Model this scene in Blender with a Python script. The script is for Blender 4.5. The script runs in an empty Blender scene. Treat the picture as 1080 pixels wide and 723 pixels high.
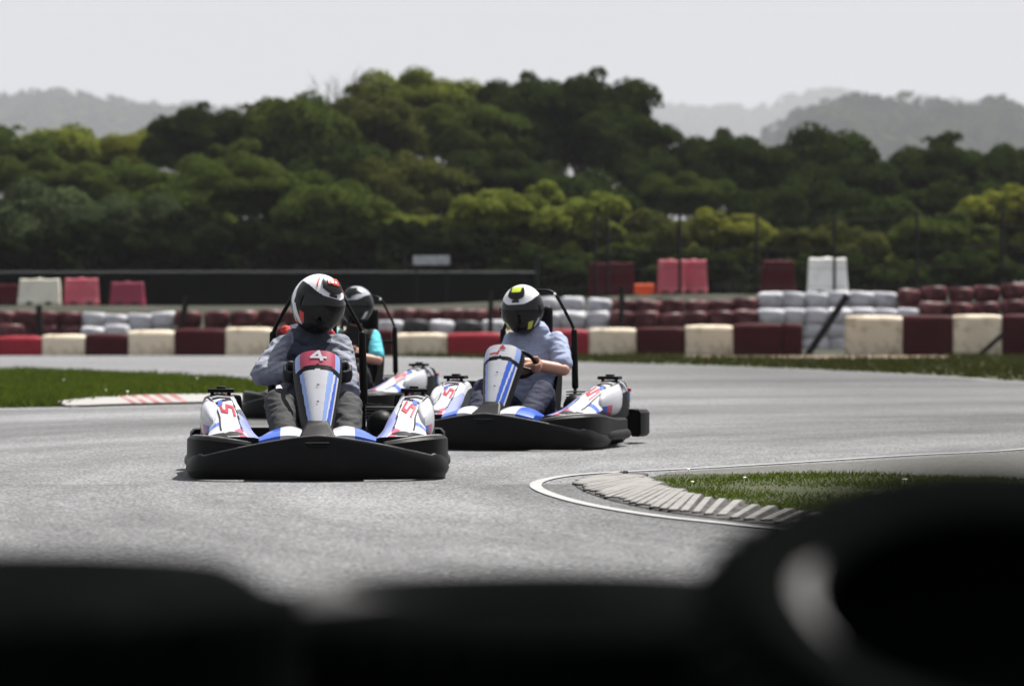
import bpy, bmesh, math, random
import numpy as np
from mathutils import Vector, Matrix, noise

random.seed(7)
RNG = np.random.default_rng(11)
SC = bpy.context.scene
COL = SC.collection
PI = math.pi
R = math.radians
F = 4000.0      # focal length in photo pixels (photo is 1080 wide)
H = 0.88        # camera height
HOR = 335.0     # photo row of the horizon


def at(px, py=None, Y=None, z=0.0):
    """photo pixel -> point: either on height z, or at distance Y"""
    if Y is None:
        Y = F * (H - z) / (py - HOR)
    X = (px - 540.0) / F * Y
    if py is not None:
        z = H + (HOR - py) / F * Y
    return Vector((X, Y, z))


def smooth(a, b, x):
    t = min(1.0, max(0.0, (x - a) / (b - a)))
    return t * t * (3 - 2 * t)


# ---------------------------------------------------------------- materials
MATS = {}


def srgb(r, g, b):
    def f(c):
        c /= 255.0
        return c / 12.92 if c <= 0.04045 else ((c + 0.055) / 1.055) ** 2.4
    return (f(r), f(g), f(b), 1.0)


def mat(name, col, rough=0.5, var=0.12, scale=6.0, bump=0.0, bscale=60.0, metal=0.0,
        coat=0.0, dirt=None, dirt_amt=0.0, dirt_scale=4.0, spec=0.25, coords='Object'):
    if name in MATS:
        return MATS[name]
    m = bpy.data.materials.new(name)
    m.use_nodes = True
    nt = m.node_tree
    N, L = nt.nodes, nt.links
    b = N['Principled BSDF']
    b.inputs['Roughness'].default_value = rough
    b.inputs['Metallic'].default_value = metal
    b.inputs['Specular IOR Level'].default_value = spec
    if coat:
        b.inputs['Coat Weight'].default_value = coat
        b.inputs['Coat Roughness'].default_value = 0.08
    tc = N.new('ShaderNodeTexCoord')
    nz = N.new('ShaderNodeTexNoise')
    nz.inputs['Scale'].default_value = scale
    nz.inputs['Detail'].default_value = 6
    L.new(tc.outputs[coords], nz.inputs['Vector'])
    mx = N.new('ShaderNodeMix')
    mx.data_type = 'RGBA'
    c = tuple(col)[:3]
    mx.inputs['A'].default_value = tuple(x * (1 - var) for x in c) + (1,)
    mx.inputs['B'].default_value = tuple(min(1, x * (1 + var)) for x in c) + (1,)
    L.new(nz.outputs['Fac'], mx.inputs['Factor'])
    out = mx.outputs['Result']
    if dirt is not None:
        n2 = N.new('ShaderNodeTexNoise')
        n2.inputs['Scale'].default_value = dirt_scale
        n2.inputs['Detail'].default_value = 8
        n2.inputs['Roughness'].default_value = 0.65
        L.new(tc.outputs[coords], n2.inputs['Vector'])
        rp = N.new('ShaderNodeMapRange')
        rp.inputs['From Min'].default_value = 0.48
        rp.inputs['From Max'].default_value = 0.72
        rp.inputs['To Max'].default_value = dirt_amt
        L.new(n2.outputs['Fac'], rp.inputs['Value'])
        m2 = N.new('ShaderNodeMix')
        m2.data_type = 'RGBA'
        m2.inputs['B'].default_value = tuple(dirt)[:3] + (1,)
        L.new(rp.outputs['Result'], m2.inputs['Factor'])
        L.new(out, m2.inputs['A'])
        out = m2.outputs['Result']
    L.new(out, b.inputs['Base Color'])
    if bump:
        n3 = N.new('ShaderNodeTexNoise')
        n3.inputs['Scale'].default_value = bscale
        n3.inputs['Detail'].default_value = 5
        L.new(tc.outputs[coords], n3.inputs['Vector'])
        bp = N.new('ShaderNodeBump')
        bp.inputs['Strength'].default_value = bump
        bp.inputs['Distance'].default_value = 0.02
        L.new(n3.outputs['Fac'], bp.inputs['Height'])
        L.new(bp.outputs['Normal'], b.inputs['Normal'])
    MATS[name] = m
    return m


def leaf_mat(name, col, trans=0.35, nsc=0.9):
    m = bpy.data.materials.new(name)
    m.use_nodes = True
    nt = m.node_tree
    N, L = nt.nodes, nt.links
    b = N['Principled BSDF']
    b.inputs['Roughness'].default_value = 0.55
    b.inputs['Specular IOR Level'].default_value = 0.0
    geo = N.new('ShaderNodeNewGeometry')
    tc = N.new('ShaderNodeTexCoord')
    nz = N.new('ShaderNodeTexNoise')
    nz.inputs['Scale'].default_value = nsc
    L.new(tc.outputs['Object'], nz.inputs['Vector'])
    ad = N.new('ShaderNodeMath')
    ad.operation = 'ADD'
    L.new(geo.outputs['Random Per Island'], ad.inputs[0])
    L.new(nz.outputs['Fac'], ad.inputs[1])
    mr = N.new('ShaderNodeMapRange')
    mr.inputs['From Min'].default_value = 0.3
    mr.inputs['From Max'].default_value = 1.7
    L.new(ad.outputs[0], mr.inputs['Value'])
    mx = N.new('ShaderNodeMix')
    mx.data_type = 'RGBA'
    c = col
    mx.inputs['A'].default_value = (c[0] * .55, c[1] * .62, c[2] * .7, 1)
    mx.inputs['B'].default_value = (c[0] * 1.5, c[1] * 1.4, c[2] * 1.15, 1)
    L.new(mr.outputs['Result'], mx.inputs['Factor'])
    L.new(mx.outputs['Result'], b.inputs['Base Color'])
    tr = N.new('ShaderNodeBsdfTranslucent')
    L.new(mx.outputs['Result'], tr.inputs['Color'])
    ms = N.new('ShaderNodeMixShader')
    ms.inputs['Fac'].default_value = trans
    L.new(b.outputs[0], ms.inputs[1])
    L.new(tr.outputs[0], ms.inputs[2])
    L.new(ms.outputs[0], N['Material Output'].inputs['Surface'])
    MATS[name] = m
    return m


# ---------------------------------------------------------------- mesh builder
class MB:
    def __init__(self):
        self.v, self.f, self.m = [], [], []

    def add(self, vs, fs, mi=0):
        o = len(self.v)
        self.v.extend([tuple(p) for p in vs])
        for i, f in enumerate(fs):
            self.f.append(tuple(k + o for k in f))
            self.m.append(mi[i] if isinstance(mi, (list, tuple)) else mi)
        return self

    def loft(self, rings, ring_closed=True, caps=True, mi=0, closed=False):
        n = len(rings[0])
        vs = [p for r in rings for p in r]
        fs, ms = [], []
        K = len(rings)
        for i in range(K if closed else K - 1):
            j2 = (i + 1) % K
            for j in range(n if ring_closed else n - 1):
                k = (j + 1) % n
                fs.append((i * n + j, i * n + k, j2 * n + k, j2 * n + j))
                ms.append(mi(i, j) if callable(mi) else mi)
        if caps and ring_closed and not closed:
            fs.append(tuple(range(n - 1, -1, -1)))
            ms.append(mi(0, 0) if callable(mi) else mi)
            fs.append(tuple((K - 1) * n + j for j in range(n)))
            ms.append(mi(K - 2, 0) if callable(mi) else mi)
        self.add(vs, fs, ms)
        return self

    def tube(self, pts, r, n=8, mi=0, closed=False, ends=True):
        pts = [Vector(p) for p in pts]
        K = len(pts)
        rs = r if isinstance(r, (list, tuple)) else [r] * K
        rings = []
        up = None
        for i, p in enumerate(pts):
            if closed:
                t = pts[(i + 1) % K] - pts[i - 1]
            else:
                t = pts[min(i + 1, K - 1)] - pts[max(i - 1, 0)]
            t.normalize()
            if up is None:
                up = Vector((0, 0, 1)) if abs(t.z) < .9 else Vector((1, 0, 0))
            a = (up - t * up.dot(t)).normalized()
            up = a
            b = t.cross(a)
            rings.append([p + (a * math.cos(2 * PI * k / n) + b * math.sin(2 * PI * k / n)) * rs[i] for k in range(n)])
        self.loft(rings, caps=ends, mi=mi, closed=closed)
        return self

    def capsule(self, p0, p1, r0, r1=None, n=14, mi=0):
        p0, p1 = Vector(p0), Vector(p1)
        r1 = r0 if r1 is None else r1
        d = p1 - p0
        if d.length < 1e-6:
            d = Vector((0, 0, 1e-4))
            p1 = p0 + d
        t = d.normalized()
        pts, rs = [], []
        for k in range(0, 5):
            a = PI / 2 * k / 4
            pts.append(p0 - t * r0 * math.cos(a))
            rs.append(max(1e-4, r0 * math.sin(a)))
        for k in range(0, 5):
            a = PI / 2 * k / 4
            pts.append(p1 + t * r1 * math.sin(a))
            rs.append(max(1e-4, r1 * math.cos(a)))
        return self.tube(pts, rs, n=n, mi=mi)

    def ell(self, c, r, n=16, mi=0):
        c = Vector(c)
        rings = []
        for i in range(n + 1):
            ph = -PI / 2 + PI * i / n
            cr = max(1e-3, math.cos(ph))
            rings.append([c + Vector((r[0] * cr * math.cos(2 * PI * k / n), r[1] * cr * math.sin(2 * PI * k / n), r[2] * math.sin(ph))) for k in range(n)])
        return self.loft(rings, mi=mi)

    def box(self, c, s, mi=0, rot=None):
        c = Vector(c)
        vs = []
        for z in (-.5, .5):
            for x, y in ((-.5, -.5), (.5, -.5), (.5, .5), (-.5, .5)):
                p = Vector((x * s[0], y * s[1], z * s[2]))
                if rot is not None:
                    p = rot @ p
                vs.append(c + p)
        return self.add(vs, [(3, 2, 1, 0), (4, 5, 6, 7), (0, 1, 5, 4), (1, 2, 6, 5), (2, 3, 7, 6), (3, 0, 4, 7)], mi)

    def lathe(self, prof, M=None, n=24, mi=0, closed=True):
        """prof: list of (radius, axial); closed profile loop; axis = local z of M"""
        rings = []
        for k in range(n):
            a = 2 * PI * k / n
            ring = [Vector((r * math.cos(a), r * math.sin(a), h)) for r, h in prof]
            if M is not None:
                ring = [M @ p for p in ring]
            rings.append(ring)
        return self.loft(rings, ring_closed=closed, caps=False, closed=True, mi=mi)

    def mesh(self, name, mats, smooth_angle=40):
        me = bpy.data.meshes.new(name)
        me.from_pydata(self.v, [], self.f)
        for m in mats:
            me.materials.append(m)
        me.polygons.foreach_set('material_index', self.m)
        bm = bmesh.new()
        bm.from_mesh(me)
        bmesh.ops.recalc_face_normals(bm, faces=bm.faces)
        bm.to_mesh(me)
        bm.free()
        if smooth_angle:
            me.polygons.foreach_set('use_smooth', [True] * len(me.polygons))
            me.set_sharp_from_angle(angle=R(smooth_angle))
        me.update()
        return me

    def build(self, name, mats, parent=None, smooth_angle=40, bevel=0.0, seg=2):
        if not isinstance(mats, (list, tuple)):
            mats = [mats]
        o = bpy.data.objects.new(name, self.mesh(name, mats, smooth_angle))
        COL.objects.link(o)
        if parent is not None:
            o.parent = parent
        if bevel:
            b = o.modifiers.new('bevel', 'BEVEL')
            b.width = bevel
            b.segments = seg
            b.limit_method = 'ANGLE'
        return o


def tag(o, label=None, cat=None, group=None, kind=None):
    if label:
        o['label'] = label
    if cat:
        o['category'] = cat
    if group:
        o['group'] = group
    if kind:
        o['kind'] = kind
    return o


def empty(name, loc, rz=0.0, label=None, cat=None, group=None):
    o = bpy.data.objects.new(name, None)
    o.location = loc
    o.rotation_euler = (0, 0, rz)
    o.empty_display_size = .2
    COL.objects.link(o)
    return tag(o, label, cat, group)


def copy_tree(o, parent=None):
    c = o.copy()
    COL.objects.link(c)
    c.parent = parent
    for ch in list(o.children):
        copy_tree(ch, c)
    return c


def np_mesh(name, V, Fq, mats, smooth_shade=False):
    me = bpy.data.meshes.new(name)
    nv, nf, k = len(V), len(Fq), Fq.shape[1]
    me.vertices.add(nv)
    me.vertices.foreach_set('co', V.astype(np.float32).ravel())
    me.loops.add(nf * k)
    me.loops.foreach_set('vertex_index', Fq.astype(np.int32).ravel())
    me.polygons.add(nf)
    me.polygons.foreach_set('loop_start', np.arange(0, nf * k, k, dtype=np.int32))
    for m in mats:
        me.materials.append(m)
    me.update(calc_edges=True)
    me.validate()
    if smooth_shade:
        me.polygons.foreach_set('use_smooth', np.ones(nf, dtype=bool))
    return me


def obj(name, me, parent=None):
    o = bpy.data.objects.new(name, me)
    COL.objects.link(o)
    o.parent = parent
    return o


# ---------------------------------------------------------------- camera, light, sky
cam_d = bpy.data.cameras.new('camera')
cam = bpy.data.objects.new('camera', cam_d)
COL.objects.link(cam)
cam.location = (0, 0, H)
cam.rotation_euler = (R(90) - math.atan((361.5 - HOR) / F), 0, 0)
cam_d.sensor_width = 36
cam_d.lens = 36 * F / 1080
cam_d.clip_start = 0.1
cam_d.clip_end = 30000
cam_d.dof.use_dof = True
cam_d.dof.focus_distance = 21.6
cam_d.dof.aperture_fstop = 3.5
cam_d.dof.aperture_blades = 0
SC.camera = cam

SUN_DIR = Vector((-.34, -.42, -.98)).normalized()     # the way the light travels
sun_d = bpy.data.lights.new('sun', 'SUN')
sun_d.energy = 5.0
sun_d.angle = R(0.6)
sun_d.color = (1.0, .96, .9)
sun = bpy.data.objects.new('sun', sun_d)
sun.rotation_euler = SUN_DIR.to_track_quat('-Z', 'Y').to_euler()
sun.location = (10, 12, 40)
COL.objects.link(sun)

w = bpy.data.worlds.new('World')
SC.world = w
w.use_nodes = True
nt = w.node_tree
N, L = nt.nodes, nt.links
bg = N['Background']
sky = N.new('ShaderNodeTexSky')
sky.sky_type = 'NISHITA'
sky.sun_disc = False
sky.sun_elevation = math.asin(-SUN_DIR.z)
sky.sun_rotation = math.atan2(-SUN_DIR.x, -SUN_DIR.y)
sky.air_density = 1.0
sky.dust_density = 3.0
tc = N.new('ShaderNodeTexCoord')
mp = N.new('ShaderNodeMapping')
mp.inputs['Scale'].default_value = (1, 1, 3.0)
L.new(tc.outputs['Generated'], mp.inputs['Vector'])
nz = N.new('ShaderNodeTexNoise')
nz.inputs['Scale'].default_value = 2.6
nz.inputs['Detail'].default_value = 4
L.new(mp.outputs[0], nz.inputs['Vector'])
cl = N.new('ShaderNodeMix')
cl.data_type = 'RGBA'
cl.inputs['A'].default_value = (4.6, 4.8, 5.3, 1)
cl.inputs['B'].default_value = (7.0, 7.15, 7.6, 1)
L.new(nz.outputs['Fac'], cl.inputs['Factor'])
mx = N.new('ShaderNodeMix')
mx.data_type = 'RGBA'
mx.inputs['Factor'].default_value = 0.88          # a thin white cloud deck over the blue
L.new(sky.outputs['Color'], mx.inputs['A'])
L.new(cl.outputs['Result'], mx.inputs['B'])
L.new(mx.outputs['Result'], bg.inputs['Color'])
bg.inputs['Strength'].default_value = 0.05

SC.render.engine = 'CYCLES'
SC.view_settings.view_transform = 'Standard'
SC.view_settings.look = 'None'
SC.view_settings.exposure = 1.4
SC.view_settings.gamma = 1.0
SC.view_settings.use_curve_mapping = False
cy = SC.cycles
cy.max_bounces = 6
cy.diffuse_bounces = 3
cy.glossy_bounces = 3
cy.transmission_bounces = 4
cy.transparent_max_bounces = 6
cy.volume_bounces = 0
cy.use_denoising = True
cy.caustics_reflective = False
cy.caustics_refractive = False

# haze
hz = MB()
hz.box((0, 6100, 352), (14000, 12600, 706))
hm = bpy.data.materials.new('haze_air')
hm.use_nodes = True
for n_ in list(hm.node_tree.nodes):
    if n_.type == 'BSDF_PRINCIPLED':
        hm.node_tree.nodes.remove(n_)
pv = hm.node_tree.nodes.new('ShaderNodeVolumePrincipled')
pv.inputs['Color'].default_value = (.60, .615, .65, 1)
pv.inputs['Density'].default_value = 0.000145
pv.inputs['Anisotropy'].default_value = 0.0
hm.node_tree.links.new(pv.outputs[0], hm.node_tree.nodes['Material Output'].inputs['Volume'])
hazeo = hz.build('haze', hm, smooth_angle=0)
tag(hazeo, 'pale fog in the air fading the far hills', 'haze', kind='stuff')

# ---------------------------------------------------------------- ground


def bank(x, y):
    hb = 1.2 + .3 * smooth(-4, 5, x)
    z = .12 * smooth(89.5, 93, y) + .45 * smooth(93.5, 96, y)
    z += (hb - .57) * smooth(96.5, 99.5, y)
    return z


def axis_vals(lo, hi, fine_lo, fine_hi, step, grow=1.35):
    vals = list(np.arange(fine_lo, fine_hi + 1e-6, step))
    s, v = step, fine_hi
    while v < hi:
        s *= grow
        v = min(hi, v + s)
        vals.append(v)
    s, v = step, fine_lo
    while v > lo:
        s *= grow
        v = max(lo, v - s)
        vals.insert(0, v)
    return vals


xs = axis_vals(-6800, 6800, -40, 40, 1.0)
ys = axis_vals(-80, 12200, 84, 112, .5)
gm = mat('soil_and_grass', (.015, .017, .008), .95, .35, .35, bump=.5, bscale=8, dirt=(.03, .028, .022), dirt_amt=.8, dirt_scale=.6)
V, FQ = [], []
for y in ys:
    for x in xs:
        V.append((x, y, bank(x, y)))
nx = len(xs)
for j in range(len(ys) - 1):
    for i in range(nx - 1):
        FQ.append((j * nx + i, j * nx + i + 1, (j + 1) * nx + i + 1, (j + 1) * nx + i))
tag(obj('ground', np_mesh('ground', np.array(V), np.array(FQ), [gm], True)), kind='structure')


def sheet(name, pts, z, m, kind='structure'):
    bm = bmesh.new()
    vs = [bm.verts.new((p[0], p[1], z)) for p in pts]
    f = bm.faces.new(vs)
    bmesh.ops.triangulate(bm, faces=[f])
    bmesh.ops.recalc_face_normals(bm, faces=bm.faces)
    me = bpy.data.meshes.new(name)
    bm.to_mesh(me)
    bm.free()
    me.materials.append(m)
    if me.polygons[0].normal.z < 0:
        me.flip_normals()
    o = obj(name, me)
    o['kind'] = kind
    return o


def smooth_line(pts, n=8):
    """Catmull-Rom through 2D/3D points"""
    P = [Vector(p) for p in pts]
    out = []
    for i in range(len(P) - 1):
        p0, p1, p2, p3 = P[max(i - 1, 0)], P[i], P[i + 1], P[min(i + 2, len(P) - 1)]
        for k in range(n):
            t = k / n
            out.append(.5 * ((2 * p1) + (p2 - p0) * t + (2 * p0 - 5 * p1 + 4 * p2 - p3) * t * t + (3 * p1 - p0 - 3 * p2 + p3) * t ** 3))
    out.append(P[-1])
    return out


# asphalt material: fine aggregate, long tyre-polished streaks that follow the bend
am = bpy.data.materials.new('asphalt')
am.use_nodes = True
nt = am.node_tree
N, L = nt.nodes, nt.links
b = N['Principled BSDF']
b.inputs['Roughness'].default_value = .85
b.inputs['Specular IOR Level'].default_value = .15
tc = N.new('ShaderNodeTexCoord')


def nnoise(scale, detail, vec, rough=.5):
    n = N.new('ShaderNodeTexNoise')
    n.inputs['Scale'].default_value = scale
    n.inputs['Detail'].default_value = detail
    n.inputs['Roughness'].default_value = rough
    L.new(vec, n.inputs['Vector'])
    return n


def mrange(v, a, b_, c, d):
    n = N.new('ShaderNodeMapRange')
    n.inputs['From Min'].default_value = a
    n.inputs['From Max'].default_value = b_
    n.inputs['To Min'].default_value = c
    n.inputs['To Max'].default_value = d
    L.new(v, n.inputs['Value'])
    return n.outputs['Result']


def mul(a, b_):
    n = N.new('ShaderNodeMath')
    n.operation = 'MULTIPLY'
    L.new(a, n.inputs[0])
    L.new(b_, n.inputs[1])
    return n.outputs[0]


P = tc.outputs['Object']
g1 = nnoise(55, 3, P, .6)
g2 = nnoise(2.2, 5, P, .6)
g3 = nnoise(.35, 3, P)
# polar coordinates round the middle of the bend
sub = N.new('ShaderNodeVectorMath')
sub.operation = 'SUBTRACT'
L.new(P, sub.inputs[0])
sub.inputs[1].default_value = (14.0, 20.0, 0)
ln = N.new('ShaderNodeVectorMath')
ln.operation = 'LENGTH'
L.new(sub.outputs[0], ln.inputs[0])
sx = N.new('ShaderNodeSeparateXYZ')
L.new(sub.outputs[0], sx.inputs[0])
at2 = N.new('ShaderNodeMath')
at2.operation = 'ARCTAN2'
L.new(sx.outputs['Y'], at2.inputs[0])
L.new(sx.outputs['X'], at2.inputs[1])
cb = N.new('ShaderNodeCombineXYZ')
L.new(ln.outputs['Value'], cb.inputs['X'])
L.new(at2.outputs[0], cb.inputs['Y'])
ms1 = N.new('ShaderNodeMapping')
ms1.inputs['Scale'].default_value = (.42, 1.3, 1)
L.new(cb.outputs[0], ms1.inputs['Vector'])
s1 = nnoise(1.0, 7, ms1.outputs[0], .72)
vor = N.new('ShaderNodeTexVoronoi')
vor.inputs['Scale'].default_value = 90
L.new(P, vor.inputs['Vector'])
v = mul(mrange(g1.outputs['Fac'], .32, .68, .10, 2.0), mrange(g2.outputs['Fac'], .3, .7, .92, 1.08))
v = mul(v, mrange(g3.outputs['Fac'], .3, .7, .93, 1.07))
v = mul(v, mrange(s1.outputs['Fac'], .36, .64, 1.25, .52))
sp = N.new('ShaderNodeSeparateXYZ')
L.new(P, sp.inputs[0])
v = mul(v, mrange(sp.outputs['X'], -.8, 4.0, 1.10, .68))
g4 = nnoise(16, 5, P, .7)
v = mul(v, mrange(g4.outputs['Fac'], .32, .68, .72, 1.26))
v = mul(v, mrange(vor.outputs['Distance'], 0, .5, .8, 1.1))
cm = N.new('ShaderNodeMix')
cm.data_type = 'RGBA'
cm.inputs['A'].default_value = (0, 0, 0, 1)
cm.inputs['B'].default_value = (.098, .0995, .103, 1)
cm.clamp_factor = False
L.new(v, cm.inputs['Factor'])
L.new(cm.outputs['Result'], b.inputs['Base Color'])
bp = N.new('ShaderNodeBump')
bp.inputs['Strength'].default_value = .7
bp.inputs['Distance'].default_value = .012
L.new(g1.outputs['Fac'], bp.inputs['Height'])
L.new(bp.outputs['Normal'], b.inputs['Normal'])
ASPHALT = am

white_paint = mat('white_line_paint', (0.2320, 0.2320, 0.2320), .8, .15, 20, dirt=(.16, .16, .16), dirt_amt=.8, dirt_scale=9)
edge = [(600, 382), (660, 383.5), (720, 385), (780, 387.2), (840, 389.6), (900, 392.3), (960, 395.2), (1020, 398.8), (1080, 403)]
edge_pts = [at(x, y) for x, y in edge]
far_edge = [Vector((-34, 88.2, 0)), Vector((-12, 88.4, 0)), Vector((-5, 87.6, 0)), at(470, 377.3), at(540, 379.5)] + edge_pts + [Vector((9.2, 44, 0)), Vector((11.5, 36, 0)), Vector((14.5, 28, 0)), Vector((17, 18, 0)), Vector((19, 2, 0))]
far_s = smooth_line([(p.x, p.y, 0) for p in far_edge], 6)
sheet('race_track', [(p.x, p.y) for p in far_s] + [(19, -20), (-34, -20)], .004, ASPHALT)


def ribbon(name, pts, wdt, z, m):
    mb = MB()
    rings = []
    for i, p in enumerate(pts):
        t = (pts[min(i + 1, len(pts) - 1)] - pts[max(i - 1, 0)])
        t.z = 0
        t.normalize()
        nrm = Vector((-t.y, t.x, 0))
        rings.append([Vector((p.x, p.y, z)) + nrm * wdt / 2, Vector((p.x, p.y, z)) - nrm * wdt / 2])
    mb.loft(rings, ring_closed=False, caps=False)
    o = mb.build(name, m, smooth_angle=0)
    if o.data.polygons[0].normal.z < 0:
        o.data.flip_normals()
    o['kind'] = 'structure'
    return o


ribbon('track_edge_line', smooth_line(edge_pts + [Vector((9.2, 44, 0)), Vector((11.5, 36, 0)), Vector((14.5, 28, 0))], 6), .11, .008, white_paint)

# --- right-hand island (inside of the bend)
line_px = [(1080, 474.5), (960, 481), (850, 488), (760, 493.5), (700, 496.5), (640, 499.5), (598, 503), (572, 508), (565, 514),
           (578, 521.5), (610, 531), (650, 539), (700, 546.5), (760, 553), (830, 559.5), (900, 566)]
line_pts = [at(x, y) for x, y in line_px]
line_pts = [Vector((4.6, 28.2, 0))] + line_pts + [Vector((1.75, 13.6, 0)), Vector((2.6, 11.0, 0))]
ribbon('island_edge_line', smooth_line([(p.x, p.y, 0) for p in line_pts], 8), .062, .010, white_paint)
gr_px = [(1150, 509), (1080, 507), (1000, 504), (940, 501.5), (850, 500.5), (760, 501), (700, 502), (684, 505), (690, 510), (712, 519), (740, 527), (780, 535), (840, 543), (900, 551)]
gr_pts = [at(x, y) for x, y in gr_px]
island_poly = [(p.x, p.y) for p in gr_pts] + [(2.0, 13.2), (3.2, 10.5), (6, 10.5), (5.4, 22.0)]
turf = mat('turf_soil', (0.0240, 0.0288, 0.0080), .95, .4, 3.0, bump=.5, bscale=30)
sheet('island_turf', island_poly, .009, turf)
gravel = mat('worn_gravel', (0.0840, 0.0832, 0.0784), .95, .6, 45, bump=.8, bscale=90, dirt=(.03, .032, .02), dirt_amt=.8, dirt_scale=14)
strip_px = [(1080, 478), (960, 484.5), (850, 490.5), (760, 495.5), (705, 498.8)]
strip = [at(x, y) for x, y in strip_px] + [at(x, y) for x, y in [(692, 503.2), (760, 502.2), (850, 501.2), (940, 503), (1000, 506), (1080, 509)]]
sheet('gravel_strip', [(p.x, p.y) for p in strip] + [(4.4, 22.3), (4.7, 25.5)], .0065, gravel)

# saw-tooth kerb round the inside of the bend
kerb_conc = mat('kerb_concrete', (0.1594, 0.1530, 0.1479), .85, .22, 9, bump=.6, bscale=45, dirt=(.10, .095, .09), dirt_amt=.85, dirt_scale=6)
kerb_shade = mat('kerb_shaded_base', (0.0256, 0.0248, 0.0240), .9, .35, 9, bump=.6, bscale=45, dirt=(.12, .115, .11), dirt_amt=.7, dirt_scale=5)  # dark tone paints the shadow between teeth and on their sides
outer = smooth_line([(*at(x, y).xy, 0) for x, y in [(652, 502.4), (636, 503.9), (617, 507), (606, 511), (612, 517), (630, 524.5), (660, 532.5), (700, 540.5), (760, 548.5), (835, 555.5), (900, 561)]], 10)
inner = smooth_line([(*at(x, y).xy, 0) for x, y in [(684, 503.2), (682, 503.8), (680.5, 504.5), (680, 505.5), (682, 507), (687, 510), (697, 514.5), (716, 521), (750, 530.5), (835, 544), (900, 552)]], 10)
kb = MB()
nk = len(outer)
rings = []
for i in range(nk):
    o_, n_ = outer[i], inner[i]
    sub_n = 4
    rings.append([o_.lerp(n_, k / 6) + Vector((0, 0, .010 + .014 * math.sin(PI * min(1, k / 4) / 2))) for k in range(7)])
kb.loft([[Vector((r[0].x, r[0].y, 0.0))] + r + [Vector((r[-1].x, r[-1].y, 0.0))] for r in rings], ring_closed=True, caps=True)
# raised teeth laid aslant
acc, nxt = 0.0, .05
for i in range(2, nk - 1):
    seg = (outer[i] - outer[i - 1]).length
    acc += seg
    if acc > nxt:
        nxt = acc + .082 + .018 * random.random()
        j = min(nk - 1, i + 4)
        a, c = outer[i], inner[j]
        d = (c - a)
        d.z = 0
        if d.length < .05:
            continue
        a2, c2 = a + d * (.02 + .12 * random.random()), a + d * ((.88 + .10 * random.random()) * (.45 + .55 * smooth(.05, .45, i / nk)))
        t = d.normalized()
        s_ = Vector((-t.y, t.x, 0)) * (.024 + .010 * random.random())
        z0, z1 = .018, .036 + .008 * random.random()
        kb.add([a2 - s_ + Vector((0, 0, .008)), a2 + s_ + Vector((0, 0, .008)), c2 + s_ + Vector((0, 0, z0)), c2 - s_ + Vector((0, 0, z0)),
                a2 - s_ * .5 + Vector((0, 0, .022)), a2 + s_ * .9 + Vector((0, 0, .022)), c2 + s_ * .9 + Vector((0, 0, z1)), c2 - s_ * .5 + Vector((0, 0, z1))],
               [(3, 2, 1, 0), (4, 5, 6, 7), (0, 1, 5, 4), (1, 2, 6, 5), (2, 3, 7, 6), (3, 0, 4, 7)], [0, 1, 0, 0, 0, 0])
k_o = kb.build('inside_kerb', [kerb_shade, kerb_conc], smooth_angle=0, bevel=.006, seg=1)
k_o['kind'] = 'structure'

# --- left island
lg_far = [(-120, 391), (0, 393), (50, 392.5), (100, 394), (150, 396.3), (200, 399.5), (255, 403), (300, 407), (318, 412)]
lg_near = [(322, 416), (300, 419.5), (230, 420.5), (150, 421.5), (105, 425), (75, 429), (0, 430.5), (-120, 431.5)]
lpoly = [at(x, y) for x, y in lg_far + lg_near]
lpoly2 = [(p.x, p.y) for p in lpoly]
sheet('left_island_turf', lpoly2, .009, turf)
kp_o = smooth_line([(*at(x, y).xy, 0) for x, y in [(75, 430), (110, 428.6), (150, 427.5), (200, 426.2), (250, 425), (300, 423.5), (330, 420)]], 6)
kp_i = smooth_line([(*at(x, y).xy, 0) for x, y in [(78, 428.6), (112, 424.2), (150, 421.3), (200, 420.2), (250, 419.7), (300, 418.8), (324, 416.5)]], 6)
kb = MB()
whitep = mat('kerb_white_paint', (0.2108, 0.2040, 0.1972), .8, .2, 3, dirt=(.2, .19, .18), dirt_amt=.7, dirt_scale=2.5)
redp = mat('kerb_red_paint', (0.1600, 0.0480, 0.0440), .8, .25, 3, dirt=(.4, .36, .34), dirt_amt=.8, dirt_scale=2.0)
darkp = mat('kerb_groove', (.05, .035, .035), .9, .3, 3)
rings = []
for i in range(len(kp_o)):
    o_, n_ = kp_o[i], kp_i[i]
    rings.append([Vector((o_.x, o_.y, 0)), o_ + Vector((0, 0, .015)), o_.lerp(n_, .5) + Vector((0, 0, .022)), n_ + Vector((0, 0, .03)), Vector((n_.x, n_.y, 0))])
kb.loft(rings, caps=True)
nkk = len(kp_o)
for s in range(40):
    u0 = .05 + s * .024
    i0 = min(nkk - 3, int(u0 * (nkk - 1)))
    fr = u0 * (nkk - 1) - i0
    a = kp_o[i0].lerp(kp_o[i0 + 1], fr)
    c = kp_i[i0].lerp(kp_i[i0 + 1], fr) + Vector((-.12, -.2, 0))
    red = 9 <= s <= 17
    d = (c - a)
    t = d.normalized()
    s_ = Vector((-t.y, t.x, 0)) * .11
    mi = 0
    if red and s % 2:
        mi = 1
    z = .012
    kb.add([a - s_ + Vector((0, 0, .02)), a + s_ + Vector((0, 0, .02)), c + s_ + Vector((0, 0, .03)), c - s_ + Vector((0, 0, .03)),
            a - s_ + Vector((0, 0, .028)), a + s_ * .8 + Vector((0, 0, .028)), c + s_ * .8 + Vector((0, 0, .055)), c - s_ + Vector((0, 0, .055))],
           [(3, 2, 1, 0), (4, 5, 6, 7), (0, 1, 5, 4), (1, 2, 6, 5), (2, 3, 7, 6), (3, 0, 4, 7)], mi)
k_o = kb.build('painted_kerb', [whitep, redp, darkp], smooth_angle=0)
k_o['kind'] = 'structure'
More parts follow.
